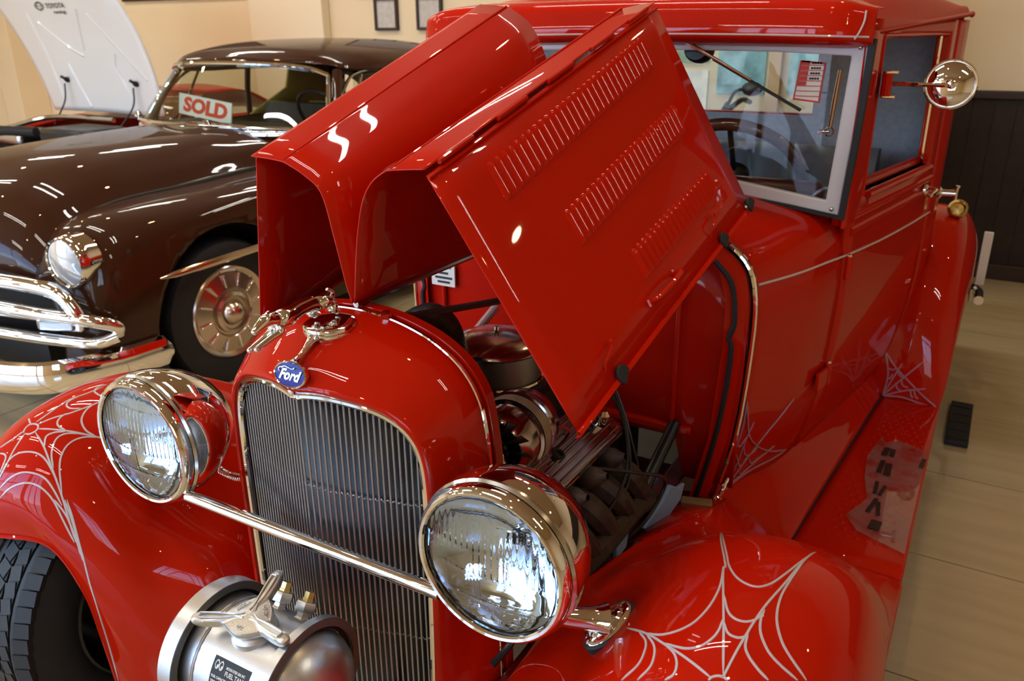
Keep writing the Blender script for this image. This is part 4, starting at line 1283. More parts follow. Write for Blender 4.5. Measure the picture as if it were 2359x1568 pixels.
# support rods
for sgn in (1, -1):
    r = M().tube([(sgn * .060, .205, 1.070), (sgn * .30, .955, 1.0)], .0065, 10).obj('support_rod', mat('dark_rod', (.10, .06, .06), rough=.25, metal=.7), truck)
    M().lathe([(.012, 0), (.013, .006), (.011, .022), (.009, .026)], (sgn * .057, .196, 1.0708), (sgn * .3, .95, -.08), 10).obj('rod_end', BLACK, r)
    M().lathe([(.009, 0), (.009, .014), (.0, .015)], (sgn * .063, .186, 1.075), (0, -.3, 1), 6).obj('rod_nut', CHROME, r)
# distributor and plug wires
ds = M().lathe([(.045, 0), (.048, .02), (.045, .045), (.03, .055), (.0, .056)], (.02, .80, .80), (0, 0, 1), 20).obj('distributor', BLACK, truck)
for k in range(3):
    y0 = .44 + .05 * k
    M().tube(spl([(.05, .80 - .012 * k, .85), (.17, .76 - .02 * k, .86 - .005 * k), (.255 + .014 * k, .72 - .03 * k, .765), (.305 + .014 * k, .68 - .045 * k, .69), (.330, .66 - .065 * k, .62), (.315 - .01 * k, .60 - .075 * k, .575 + .03 * (k % 2))], 26), .0030, 8).obj('plug_wire', BLACK, truck)
bc = M()
for k in range(4):
    bc.lathe([(.008, 0), (.009, .01), (.006, .016), (.0, .018)], PR(.18 + .11 * (k % 3), .93 - .04 * k, .004), (0, 0, 1), 8)
bc.lathe([(.016, 0), (.018, .012), (.018, .022), (.010, .03), (0, .03)], PR(.55, .86, .004), (.3, 0, 1), 14)
bc.obj('breather_bolt', CHROME, truck)
# exhaust manifold: ports and collector
ex = M()
for k in range(4):
    y = .385 + .085 * k
    ex.tube(spl([(.235, y, .640), (.285, y, .640), (.318, y + .01, .615), (.325, y + .05, .560)], 10), [.030, .030, .031, .032, .032, .031, .030, .029, .028, .027], 10)
    ex.box((.248, y, .645), (.02, .065, .055))
ex.tube(spl([(.322, .36, .565), (.328, .5, .555), (.325, .66, .545), (.31, .78, .49), (.30, .90, .40)], 16), .028, 10)
ex.obj('exhaust_manifold', RUST, truck, bevel=.004)
pg = M()
for k in range(3):
    pg.lathe([(.022, 0), (.024, .02), (.020, .045), (.012, .06), (.006, .075)], (.262, .43 + .09 * k, .668), (.75, -.2, .35), 12)
pg.obj('spark_plug_shield', CAST, truck)
M().tube([(.31, .955, .615), (.29, .86, .52), (.285, .72, .42)], .015, 12).obj('steering_shaft', BLACK, truck)
M().prism([(.345, .68, .455), (.358, .755, .465), (.366, .83, .485), (.368, .85, .52), (.360, .825, .518), (.350, .80, .535), (.345, .76, .505), (.335, .68, .485)], (.010, 0, 0)).obj('blue_piece', BLUEGREY, truck, bevel=.003)  # two pale blue shapes in the engine bay, their nature left open
M().prism([(.338, .52, .50), (.342, .56, .51), (.342, .575, .56), (.338, .55, .57), (.335, .52, .54)], (.010, 0, 0)).obj('blue_piece', BLUEGREY, truck, bevel=.002)
M().box((.400, .875, .452), (.075, .03, .03), Matrix.Rotation(.3, 3, 'Z')).obj('bump_block', mat('tan_block', (.22, .13, .06), rough=.7), truck, bevel=.004)
M().tube(spl([(.435, .90, .47), (.447, .905, .478), (.452, .915, .50), (.456, .93, .515)], 10), [.006, .004, .006, .004, .006, .004, .006, .004, .005, .003], 8).obj('cable_spring', CHROME, truck)
M().tube(spl([(.30, .52, .70), (.355, .60, .665), (.372, .72, .59), (.355, .66, .52), (.325, .50, .50)], 30), .004, 8).obj('plug_wire', BLACK, truck)
M().tube([(-.20, .60, .70), (-.155, .88, .86)], .011, 10).obj('bay_brace', mat('pale_brace', (.42, .26, .26), rough=.3), truck)
M().tube(spl([(.09, .30, .74), (.16, .262, .66), (.10, .262, .56), (0, .262, .52)], 14), .006, 6, flat=1.6).obj('drive_belt', RUBBER, truck)
M().tube(spl([(.215, .40, .80), (.25, .44, .815), (.245, .50, .775), (.21, .52, .74)], 14), .003, 6).obj('red_wire', RED, truck)
# painted cobwebs and pinstripes (measured lines laid onto the panels)
WEB = {'right':[[(0.7013,-0.0041,0.7856),(0.6778,0.0719,0.8007),(0.6418,0.1931,0.7915),(0.6236,0.2584,0.775),(0.4939,0.7559,0.4767)],[(0.7004,-0.0045,0.7855),(0.7019,0.0006,0.7874),(0.7081,0.0552,0.8008),(0.7158,0.1174,0.8062),(0.7273,0.1862,0.8039),(0.7361,0.2751,0.7887),(0.7418,0.3524,0.7586)],[(0.6895,-0.0106,0.7827),(0.6555,0.005,0.7834),(0.6182,0.0268,0.7739),(0.5846,0.0537,0.7567),(0.5385,0.0949,0.7177)],[(0.58,0.4182,0.6998),(0.6283,0.2575,0.7772),(0.6473,0.2047,0.7921),(0.6689,0.1705,0.8011),(0.6935,0.1587,0.8056),(0.711,0.1744,0.8055),(0.7233,0.2153,0.801),(0.7341,0.2725,0.7896),(0.741,0.3218,0.7732)],[(0.6617,0.1281,0.8004),(0.6758,0.0962,0.8022),(0.6884,0.0842,0.8032),(0.7021,0.0838,0.8041),(0.7129,0.0938,0.8049),(0.7185,0.1114,0.8058)],[(0.6768,0.075,0.8008),(0.6874,0.0572,0.8002),(0.6996,0.0538,0.8004),(0.7081,0.0588,0.8014),(0.7104,0.0689,0.8026)],[(0.6391,0.2046,0.7893),(0.6497,0.1529,0.7968),(0.6517,0.1143,0.7972),(0.6474,0.0832,0.7943),(0.6382,0.0617,0.789),(0.6217,0.0491,0.78),(0.6012,0.0476,0.7676),(0.5746,0.0606,0.7494)],[(0.6749,0.0814,0.8011),(0.6759,0.0581,0.7988),(0.6722,0.0415,0.7957),(0.6633,0.0277,0.7913),(0.6498,0.0212,0.7862),(0.6334,0.0229,0.7806),(0.6147,0.0301,0.7727)],[(0.737,0.2844,0.7862),(0.7313,0.1895,0.8032),(0.7304,0.147,0.8055),(0.7359,0.1084,0.8038),(0.7495,0.0783,0.7984),(0.7658,0.0616,0.791),(0.788,0.0478,0.7782)],[(0.7182,0.1169,0.8061),(0.7184,0.0969,0.805),(0.7246,0.0737,0.8022),(0.7395,0.0531,0.7968),(0.7573,0.0437,0.7904),(0.7791,0.0396,0.7808)],[(0.7106,0.0658,0.8022),(0.713,0.0459,0.7989),(0.721,0.0334,0.7957),(0.7349,0.0233,0.791),(0.7496,0.0169,0.7856)],[(0.5674,0.0664,0.7439),(0.5853,0.0425,0.7551),(0.5918,0.0227,0.7556),(0.5907,0.0021,0.7481),(0.5753,-0.0115,0.7275)],[(0.5813,0.0558,0.7543),(0.6001,0.0316,0.7639),(0.6084,0.0131,0.7646),(0.6097,-0.0048,0.7594),(0.5995,-0.0193,0.7452)],[(0.6167,0.0278,0.7733),(0.6334,0.0134,0.7781),(0.6427,-0.0015,0.7772),(0.6441,-0.0152,0.7722),(0.6359,-0.0228,0.765)],[(0.6864,-0.0141,0.7811),(0.689,-0.0092,0.7833),(0.6953,-0.0053,0.7851),(0.7025,-0.0043,0.7855),(0.7074,-0.0063,0.7846)]],'left':[[(-0.6791,-0.0216,0.7767),(-0.6401,-0.0322,0.7612),(-0.6118,-0.0422,0.7378),(-0.5932,-0.0484,0.7158),(-0.5702,-0.0556,0.6793),(-0.5499,-0.063,0.6339),(-0.5367,-0.0668,0.5953)],[(-0.6818,-0.0153,0.7802),(-0.647,0.0018,0.7798),(-0.6183,0.0214,0.7728),(-0.5977,0.038,0.7636),(-0.5858,0.049,0.7568),(-0.5802,0.0569,0.7535)],[(-0.6912,-0.0075,0.7841),(-0.6784,0.016,0.791),(-0.6625,0.0439,0.7941),(-0.6546,0.0775,0.7961),(-0.6521,0.1042,0.797),(-0.6512,0.1151,0.7971)],[(-0.7006,-0.0054,0.7851),(-0.6992,0.019,0.7932),(-0.7022,0.0489,0.7997),(-0.7051,0.0734,0.8032),(-0.6972,0.108,0.8055),(-0.6953,0.1446,0.8061)],[(-0.6997,-0.0304,0.7727),(-0.6948,-0.0621,0.7497),(-0.6912,-0.0837,0.728),(-0.6927,-0.0986,0.7101)],[(-0.7091,-0.0284,0.7736),(-0.7215,-0.0466,0.7606),(-0.7417,-0.063,0.7448)],[(-0.7124,-0.0105,0.7825),(-0.7355,0.0002,0.7835)],[(-0.7045,-0.0315,0.772),(-0.7124,-0.0219,0.7769),(-0.71,-0.012,0.782),(-0.6946,-0.008,0.784),(-0.684,-0.0115,0.7821),(-0.6804,-0.0192,0.7781),(-0.6875,-0.0286,0.7735),(-0.7007,-0.0312,0.7722)],[(-0.6368,-0.0326,0.7595),(-0.6493,-0.0191,0.772),(-0.645,-0.0054,0.7766),(-0.6299,0.011,0.7759)],[(-0.6008,-0.0436,0.7278),(-0.618,-0.0318,0.7503),(-0.63,-0.0115,0.768),(-0.6272,0.0061,0.7732),(-0.6134,0.023,0.7705),(-0.6007,0.0349,0.765)],[(-0.5714,-0.0539,0.6836),(-0.5944,-0.0344,0.7305),(-0.605,-0.0154,0.7515),(-0.607,0.0063,0.7616),(-0.5999,0.0286,0.7631),(-0.5864,0.0481,0.7571)],[(-0.6314,0.0122,0.7769),(-0.6506,0.0101,0.7836),(-0.6625,0.0174,0.7886),(-0.6673,0.0334,0.7932),(-0.6625,0.0439,0.7941)],[(-0.59,0.0456,0.7593),(-0.6092,0.0392,0.7713),(-0.6307,0.0466,0.7838),(-0.6455,0.065,0.7921),(-0.6531,0.0878,0.7964),(-0.6521,0.1042,0.797)],[(-0.6594,0.0669,0.7965),(-0.674,0.0549,0.7981),(-0.6909,0.0568,0.8004),(-0.7005,0.0703,0.8027),(-0.701,0.0963,0.805)],[(-0.6674,0.1186,0.8016),(-0.692,0.1218,0.8056),(-0.7036,0.1387,0.8066),(-0.7003,0.157,0.8061)],[(-0.6915,-0.0996,0.7082),(-0.6926,-0.0892,0.722),(-0.6906,-0.0746,0.7375),(-0.6789,-0.0618,0.7483),(-0.6571,-0.0515,0.7525),(-0.6355,-0.0452,0.7493),(-0.6156,-0.0448,0.738),(-0.5932,-0.0484,0.7158),(-0.5815,-0.0518,0.6989)],[(-0.6833,-0.1078,0.6926),(-0.6696,-0.0927,0.7109),(-0.6515,-0.0789,0.7215),(-0.6282,-0.0682,0.7214),(-0.6064,-0.0609,0.7129),(-0.5867,-0.0599,0.6933),(-0.5663,-0.0613,0.6641)],[(-0.679,-0.1142,0.675),(-0.6622,-0.1005,0.695),(-0.6412,-0.0862,0.7048),(-0.6211,-0.0763,0.7041),(-0.6018,-0.0703,0.6943),(-0.5814,-0.0674,0.6739),(-0.5624,-0.0687,0.6415),(-0.5476,-0.0689,0.6127),(-0.5387,-0.0684,0.5941)],[(-0.7282,-0.0717,0.7399),(-0.7116,-0.0715,0.7414),(-0.7017,-0.0772,0.7358),(-0.6968,-0.095,0.7154)],[(-0.5807,-0.0657,0.6761),(-0.5554,-0.0628,0.6435),(-0.5361,-0.0656,0.599),(-0.5283,-0.0675,0.5683)],[(-0.5654,-0.0545,0.6747),(-0.545,-0.06,0.6322),(-0.5301,-0.0658,0.5827),(-0.525,-0.0674,0.5561)],[(-0.5622,-0.0519,0.6742),(-0.5432,-0.0588,0.6321),(-0.5245,-0.0662,0.5635),(-0.5189,-0.0667,0.4843),(-0.5208,-0.0627,0.4361),(-0.5252,-0.0573,0.3846),(-0.5288,-0.052,0.3203),(-0.53,-0.049,0.243)]],'door':[[(0.428,1.0131,0.4326),(0.4416,0.9888,0.5217),(0.453,0.9915,0.5771),(0.4609,0.9959,0.626),(0.4653,0.9907,0.6953)],[(0.428,1.0131,0.4326),(0.4502,1.022,0.5119),(0.4643,1.0248,0.5762),(0.4761,1.0409,0.6214)],[(0.428,1.0131,0.4326),(0.4785,1.0897,0.5345),(0.5355,1.1924,0.6355)],[(0.428,1.0131,0.4326),(0.4669,1.1037,0.4687),(0.5044,1.1756,0.5016)],[(0.428,1.0131,0.4326),(0.4702,1.1247,0.4511),(0.519,1.2666,0.4527)],[(0.4652,0.9896,0.6993),(0.4674,1.0089,0.6442),(0.4695,1.0327,0.5892),(0.4767,1.0802,0.5424),(0.4942,1.1548,0.4943),(0.519,1.2666,0.4527)],[(0.453,0.9915,0.5771),(0.4563,1.0082,0.5642),(0.4614,1.017,0.5752),(0.4695,1.0327,0.5892)],[(0.4614,1.017,0.5752),(0.4609,1.0387,0.5341),(0.4647,1.0626,0.516),(0.4737,1.0869,0.5188),(0.4805,1.0964,0.532)],[(0.45,0.9999,0.5457),(0.4513,1.0339,0.5005),(0.4534,1.0488,0.4898),(0.4638,1.0589,0.5175)],[(0.465,1.0726,0.5033),(0.4674,1.099,0.4772),(0.4781,1.1242,0.4821),(0.4941,1.1563,0.4915)],[(0.4491,1.0517,0.4692),(0.452,1.0719,0.4539),(0.4625,1.0955,0.4634)]],'rear':[[(0.68,2.0298,0.342),(0.6859,2.0426,0.4135),(0.6663,2.0613,0.4887)],[(0.68,2.0298,0.342),(0.7022,2.0413,0.4071),(0.7231,2.0528,0.4632)],[(0.68,2.0298,0.342),(0.7282,2.0406,0.4077),(0.7841,2.057,0.4788)],[(0.68,2.0298,0.342),(0.7427,2.0345,0.3721),(0.8074,2.038,0.3925)],[(0.68,2.0298,0.342),(0.7379,2.031,0.3492),(0.7907,2.0295,0.3411),(0.8531,2.0308,0.3319)],[(0.6663,2.0613,0.4887),(0.7044,2.0491,0.4456),(0.7548,2.0392,0.4036),(0.8036,2.0337,0.3654),(0.8531,2.0308,0.3319)],[(0.6841,2.0473,0.437),(0.6976,2.0468,0.4348),(0.7072,2.0483,0.4423)],[(0.6828,2.0412,0.4056),(0.6938,2.0411,0.4054),(0.6999,2.0439,0.421)],[(0.7081,2.047,0.4369),(0.7217,2.0432,0.4207),(0.7313,2.0418,0.4155)],[(0.7278,2.041,0.41),(0.7355,2.0374,0.39),(0.7537,2.0362,0.3841)],[(0.713,2.0389,0.3948),(0.7203,2.0358,0.377),(0.7348,2.0341,0.368)],[(0.7607,2.0357,0.3807),(0.7662,2.0326,0.3601),(0.7736,2.0317,0.3543)],[(0.771,2.0359,0.3829),(0.7786,2.033,0.3627),(0.7888,2.0315,0.3527)]],'belt':[[(0.4658,0.9906,0.9795),(0.5169,1.1201,0.978),(0.5609,1.2464,0.9806),(0.5978,1.3924,0.9767),(0.6333,1.601,0.9664),(0.6666,1.7973,0.9616),(0.6963,1.9716,0.9606),(0.7204,2.1133,0.9625)]]}
for key, ob, w, lab in (('right', FEND[1], .0031, 'pale cobweb pinstripe'), ('left', FEND[-1], .0036, 'pale cobweb pinstripe'), ('rear', FEND[2], .0050, 'faint cobweb pinstripe')):
    T = bvh_of(ob)
    m_ = M()
    for l in WEB[key]:
        ribbon(m_, l, w, T, side=CP - V(l[0]), lift=.0026 if key != 'rear' else .004)
    m_.obj('cobweb_pinstripe', STRIPE if key != 'rear' else STRIPE2, ob, label=lab, merge=0)
cd_ = bpy.data.objects['cab_door']
TT = bvh_of(cowl); TD = bvh_of(cd_)
m_ = M()
for l in WEB['door']:
    ribbon(m_, l, .0034, TT if sum(p[1] for p in l) / len(l) < 1.36 else TD, side=V((1, -.2, 0)), lift=.004)
m_.obj('cobweb_pinstripe', STRIPE2, cowl, label='faint cobweb pinstripe', merge=0)
b_ = WEB['belt'][0]
m_ = M()
m_.tube(spl([V(p) + V((.001, 0, 0)) for p in b_], 60), .0032, 6)
m_.obj('belt_pinstripe', STRIPE, cowl)
# ------------------------------------------------------------------ brown sedan
SX = -2.87
sedan = empty('brown_sedan', (SX, 2.6, 0), 'brown vintage sedan with chrome grille parked beside the red truck', 'car')
def mir(pts): return [(SX - p[0], p[1], p[2]) for p in pts[::-1]]
def bow(y, dx):   # nose plan curve
    t = max(0, min(1, (1.35 - y) / .5))
    return y + .16 * t * (dx / .62) ** 2 * .9
BS = [
 (.93, [(.64, .26), (.66, .34), (.665, .42), (.66, .50), (.635, .56), (.60, .60), (.57, .62)]),
 (.955, [(.78, .25), (.80, .36), (.79, .50), (.75, .60), (.69, .66), (.62, .675), (.57, .67)]),
 (1.0, [(.83, .24), (.86, .40), (.855, .56), (.81, .70), (.73, .770), (.635, .772), (.57, .75)]),
 (1.10, [(.85, .23), (.892, .41), (.895, .60), (.85, .755), (.75, .827), (.64, .836), (.57, .825)]),
 (1.35, [(.87, .22), (.90, .41), (.905, .62), (.865, .785), (.765, .845), (.65, .858), (.57, .86)]),
 (1.80, [(.88, .22), (.90, .41), (.905, .63), (.872, .80), (.78, .86), (.66, .872), (.57, .872)]),
 (2.20, [(.88, .22), (.90, .41), (.905, .64), (.878, .82), (.80, .89), (.70, .905), (.585, .90)]),
 (2.55, [(.88, .22), (.90, .41), (.905, .65), (.888, .83), (.84, .935), (.76, .975), (.66, .985)]),
 (3.4, [(.88, .22), (.90, .41), (.905, .65), (.890, .84), (.85, .945), (.78, .99), (.68, 1.0)]),
 (4.3, [(.87, .24), (.90, .41), (.90, .65), (.875, .84), (.82, .94), (.74, .97), (.60, .98)]),
 (5.0, [(.70, .30), (.74, .41), (.74, .60), (.70, .74), (.60, .82), (.4, .86), (.2, .87)])]
WYC, WZC, WR = 1.60, .335, .405
side = M()
secs = [[(SX + dx, y, z) for dx, z in p] for y, p in BS]
nu, nv = 120, 34
rows = [spl(c, nv) for c in secs]
cols = [spl([r[j] for r in rows], nu) for j in range(nv)]
g = [[cols[j][i] for j in range(nv)] for i in range(nu)]
def inw(p): return math.hypot(p.y - WYC, p.z - WZC)
for i in range(nu):
    for j in range(nv):
        p = g[i][j]
        d = inw(p)
        if WR - .028 < d < WR + .012 and p.z > .2 and p.x > SX + .7:
            k = WR / max(d, 1e-4)
            p.y = WYC + (p.y - WYC) * k; p.z = WZC + (p.z - WZC) * k
def skp(i, j):
    c = (g[i][j] + g[i + 1][j] + g[i][j + 1] + g[i + 1][j + 1]) / 4
    return inw(c) < WR - .006
side.grid(g, skip=skp)
bod = side.obj('body_side', BROWN, sedan, solid=.006)
M().grid([[(2 * SX - p.x, p.y, p.z) for p in r] for r in g]).obj('body_side', BROWN, sedan, solid=.006)
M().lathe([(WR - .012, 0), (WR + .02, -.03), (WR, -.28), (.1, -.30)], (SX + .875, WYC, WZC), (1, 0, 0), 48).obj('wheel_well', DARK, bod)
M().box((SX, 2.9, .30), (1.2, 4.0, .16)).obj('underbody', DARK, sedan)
# hood
HS = [
 (.82, [(0, .66), (.28, .655), (.46, .63), (.555, .60)]),
 (.84, [(0, .76), (.28, .75), (.46, .715), (.562, .655)]),
 (.92, [(0, .90), (.28, .885), (.46, .825), (.566, .735)]),
 (1.05, [(0, .98), (.28, .965), (.46, .90), (.566, .80)]),
 (1.30, [(0, 1.032), (.30, 1.015), (.47, .945), (.566, .852)]),
 (1.70, [(0, 1.055), (.30, 1.038), (.47, .965), (.566, .868)]),
 (2.10, [(0, 1.062), (.32, 1.048), (.49, .985), (.578, .892)]),
 (2.36, [(0, 1.060), (.34, 1.05), (.54, 1.00), (.655, .945)])]
hs = []
for y, p in HS:
    h = [(SX + dx, bow(y, dx), z) for dx, z in p]
    hs.append([(2 * SX - q[0], q[1], q[2]) for q in h[::-1]] + h[1:])
hood = M().loft(hs, 70, 50).obj('hood', BROWN, sedan, solid=.004)
for s in (1, -1):
    gp = spl([(SX + s * (p[-1][0] + .006), bow(y, p[-1][0]), p[-1][1] - .006) for y, p in HS], 60)
    M().tube([p + V((s * .004, 0, .006)) for p in gp], .0135, 8).obj('shut_line', DARK, hood)
# cowl, windshield, roof
wb = [(-.735, 2.50, 1.035), (-.66, 2.40, 1.045), (-.40, 2.27, 1.05), (0, 2.21, 1.055), (.40, 2.27, 1.05), (.66, 2.40, 1.045), (.735, 2.50, 1.035)]
wtp = [(-.60, 2.66, 1.30), (-.52, 2.585, 1.338), (-.32, 2.53, 1.355), (0, 2.505, 1.36), (.32, 2.53, 1.355), (.52, 2.585, 1.338), (.60, 2.66, 1.30)]
off = lambda P: [(SX + p[0], p[1], p[2]) for p in P]
WB, WT = spl(off(wb), 40), spl(off(wtp), 40)
M().grid([[WB[k] + (WT[k] - WB[k]) * t for k in range(40)] for t in (0, .5, 1)]).obj('windshield', GLASSD, sedan)
lp_ = list(WB) + list(WT[::-1])
wfr = M().tube([p + V((0, -.004, .004)) for p in WB], .013, 10)
wfr.tube([p + V((0, -.004, .004)) for p in WT], .013, 10)
for k in (0, -1):
    wfr.tube(spl([WB[k], WB[k] + (WT[k] - WB[k]) * .5 + V((0, -.012, .005)), WT[k]], 8), .013, 10)
wfr.obj('windshield_frame', CHROME, sedan)
cw = M().grid([[tuple(p) for p in spl([(SX + a[0] * .93, a[1] - .055, a[2] - .025) for a in wb], 40)], [tuple(p) for p in WB]]).obj('cowl_strip', CHROME, sedan, solid=.006)
M().tube(spl([(SX - .55, 2.315, 1.056), (SX - .3, 2.235, 1.062), (SX - .02, 2.195, 1.066)], 10), .006, 8).obj('wiper', CHROME, sedan)
M().tube(spl([(SX + .62, 2.345, 1.05), (SX + .35, 2.24, 1.062), (SX + .1, 2.195, 1.066)], 10), .006, 8).obj('wiper', CHROME, sedan)
for k, dx in enumerate((-.70, .12)):
    M().lathe([(.022, 0), (.024, .012), (.014, .03), (.0, .034)], (SX + dx, 2.22 if dx > 0 else 2.42, 1.06), (0, 0, 1), 14).obj('wiper_pivot', CHROME, sedan)
RFs = []
for y, w, ze, zc in ((2.53, .53, 1.362, 1.372), (2.56, .60, 1.355, 1.40), (2.68, .665, 1.335, 1.445), (2.95, .70, 1.325, 1.478), (3.4, .71, 1.325, 1.485), (3.8, .69, 1.315, 1.462), (4.1, .63, 1.27, 1.40), (4.35, .56, 1.10, 1.20), (4.5, .5, .96, 1.0)):
    pts = [(0, zc), (w * .5, zc - .012), (w * .8, zc - (zc - ze) * .35), (w * .95, zc - (zc - ze) * .7), (w, ze)]
    yy = lambda dx: y + .13 * (dx / .6) ** 2 * max(0, (2.75 - y) / .22)
    h = [(SX + dx, yy(dx), z) for dx, z in pts]
    RFs.append([(2 * SX - q[0], q[1], q[2]) for q in h[::-1]] + h[1:])
M().loft(RFs, 60, 40).obj('roof', BROWN, sedan, solid=.008)
for s in (1, -1):
    for (a, b, r) in (((.735, 2.50, 1.0), (.625, 2.70, 1.325), .028), ((.775, 3.35, .98), (.71, 3.32, 1.33), .022), ((.76, 4.2, .96), (.63, 4.05, 1.30), .10)):
        M().tube(spl([(SX + s * a[0], a[1], a[2]), (SX + s * (a[0] * .5 + b[0] * .5 + .012), (a[1] + b[1]) / 2, (a[2] + b[2]) / 2), (SX + s * b[0], b[1], b[2])], 8), r, 10, flat=.7).obj('roof_pillar', BROWN, sedan)
    M().tube(spl([(SX + s * .745, 2.56, 1.0), (SX + s * .70, 2.62, 1.16), (SX + s * .66, 2.78, 1.30), (SX + s * .672, 3.0, 1.325), (SX + s * .70, 3.3, 1.325)], 20), .009, 8).obj('window_trim', CHROME, sedan)
    sg = [[(SX + s * x, y, z) for x, y, z in r] for r in ([(.755, 2.60, 1.0), (.775, 3.3, 1.0), (.76, 4.1, .98)], [(.67, 2.78, 1.30), (.70, 3.3, 1.325), (.65, 3.95, 1.31)])]
    M().grid(sg).obj('side_window', GLASSD, sedan)
    M().tube([(SX + s * .70, 2.70, 1.01), (SX + s * .655, 2.86, 1.30)], .009, 8).obj('vent_bar', CHROME, sedan)
# interior
M().box((SX, 2.62, 1.0), (1.30, .26, .06)).obj('dash_top', mat('dark_dash', (.03, .028, .022), rough=.5), sedan, bevel=.02)
rows = []
for k in range(49):
    x = -.62 + 1.24 * k / 48
    r = abs(math.sin(PI * k / 3)) ** .6 * .015
    rows.append([(SX + x, 3.28 - r, .55), (SX + x, 3.32 - r, .90), (SX + x, 3.36, 1.08), (SX + x, 3.44, 1.08), (SX + x, 3.48, .8)])
M().grid(rows).obj('front_seat', mat('dark_tufted_seat', (.022, .02, .017), rough=.5), sedan, ang=60)
rw = [V((SX + .36 + .19 * math.cos(2 * PI * k / 40), 2.88 - .10 * math.sin(2 * PI * k / 40), 1.06 + .15 * math.sin(2 * PI * k / 40))) for k in range(41)]
M().tube(rw, .011, 8, cap=False).obj('steering_wheel', BLACK, sedan)
M().grid([[(SX + x, 4.10 + .2 * (1.3 - z), z) for x in (-.5, 0, .5)] for z in (1.02, 1.3)]).obj('rear_window', GLASSD, sedan)
M().grid([[(SX + x, 3.75, z) for x in (-.60, .60)] for z in (.6, 1.06)]).obj('rear_seat', mat('ochre_upholstery', (.26, .17, .045), rough=.7), sedan, solid=.1)
for s in (-1, 1):
    M().grid([[(SX + s * .72, y, z) for y in (2.7, 4.2)] for z in (.4, .995)]).obj('door_trim', mat('ochre_trim', (.22, .15, .05), rough=.6), sedan, solid=.02)
M().loft([[(SX + x * .96, q[1], q[2] - .03) for x, q in ((p[0] - SX, p) for p in r)] for r in RFs[2:7]], 12, 16).obj('roof_lining', mat('dark_olive_lining', (.07, .062, .04), rough=.8), sedan)
M().grid([[(SX - .73, 3.30, 1.0), (SX - .72, 3.55, 1.0), (SX - .70, 4.15, 1.0)], [(SX - .69, 3.62, 1.16), (SX - .68, 3.75, 1.16), (SX - .66, 4.1, 1.16)], [(SX - .68, 3.66, 1.31), (SX - .67, 3.78, 1.31), (SX - .62, 4.0, 1.30)]]).obj('quarter_trim', mat('ochre_quarter', (.40, .26, .05), rough=.6), sedan, solid=.02)
# mouldings, lamps, grille, bumper, wheels
M().tube([(SX + .903, 1.235, .588), (SX + .914, 1.30, .592), (SX + .915, 1.6, .600), (SX + .915, 2.4, .62), (SX + .915, 3.6, .62)], [.004, .016, .019, .020, .020], 10, flat=1.0).obj('side_moulding', MOULD, sedan)
LENS2 = mat('sedan_lamp_glass', (.85, .88, .9), rough=.08, trans=.7, ior=1.4)
for s in (1, -1):
    c = V((SX + s * .755, .955, .703)); d = V((s * -.10, 1, .04)).normalized()
    b = M().lathe([(.090, -.012), (.095, -.017), (.100, -.010), (.104, .004), (.105, .02), (.103, .035), (.10, .08)], c, d, 40).obj('sedan_headlight', CHROME, sedan)
    M().lathe([(.0, -.028), (.03, -.026), (.06, -.020), (.088, -.010)], c, d, 36).obj('lamp_lens', LENS2, b)
    M().lathe([(.088, -.006), (.07, .03), (.03, .06), (.0, .062)], c, d, 30).obj('lamp_reflector', REFL, b)
G1 = [(-2.87, .745, .640), (-2.42, .80, .640), (-2.17, .86, .625), (-2.085, .885, .598), (-2.045, .90, .545), (-2.025, .91, .49)]
G2 = [(-2.87, .715, .560), (-2.42, .775, .545), (-2.15, .84, .525), (-2.0, .92, .500), (-1.955, 1.0, .462), (-1.975, 1.02, .425)]
G3 = [(-2.87, .73, .425), (-2.42, .80, .420), (-2.15, .88, .405), (-2.02, .95, .395), (-1.965, 1.01, .415)]
for Pp, r in ((G1, .030), (G2, .026), (G3, .024)):
    Q = Pp + []
    full_ = [(2 * SX - p[0], p[1], p[2]) for p in Q[:0:-1]] + Q
    M().tube(spl(full_, 60), r, 12).obj('grille_bar', CHROME, sedan)
M().tube(spl([(-2.42, .785, .545), (-2.40, .75, .545)], 4), [.03, .034, .034, .02], 14).obj('bar_collar', CHROME, sedan)
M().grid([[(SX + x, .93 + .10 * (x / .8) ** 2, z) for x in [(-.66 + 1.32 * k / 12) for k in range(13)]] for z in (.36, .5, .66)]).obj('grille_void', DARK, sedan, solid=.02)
for z in (.60, .48, .455):
    M().tube([(SX + x, .84 + .15 * (x / .8) ** 2, z) for x in [(-.68 + 1.36 * k / 12) for k in range(13)]], .006, 6).obj('grille_slat', CHROME, sedan)
for s in (1, -1):
    b = M().box((SX + s * .71, .915, .462), (.20, .05, .060), Matrix.Rotation(s * .36, 3, 'Z')).obj('parking_lamp', CHROME, sedan, bevel=.014)
    M().box((SX + s * .712, .887, .462), (.15, .02, .036), Matrix.Rotation(s * .36, 3, 'Z')).obj('parking_lens', LENS2, b, bevel=.006)
bp_ = [(SX - .0 + a, y, z) for a, y, z in ((0, .60, .305), (.40, .64, .300), (.68, .74, .285), (.80, .84, .285), (.875, 1.02, .285), (.895, 1.16, .285), (.90, 1.23, .285))]
bpf = [(2 * SX - p[0], p[1], p[2]) for p in bp_[:0:-1]] + bp_
bm_ = M()
path = spl(bpf, 70)
rows = []
for i, p in enumerate(path):
    d = (path[min(i + 1, 69)] - path[max(i - 1, 0)]).normalized()
    nrm = V((d.y, -d.x, 0)).normalized()
    e = min(1, min(i, 69 - i) / 4 + .45)
    rows.append([p + nrm * (a * 1.0) + V((0, 0, b * e)) for a, b in ((-.02, .062), (.0, .070), (.018, .060), (.026, .035), (.030, .004), (.026, -.03), (.016, -.055), (-.004, -.064), (-.02, -.055))])
bm_.grid(rows, True)
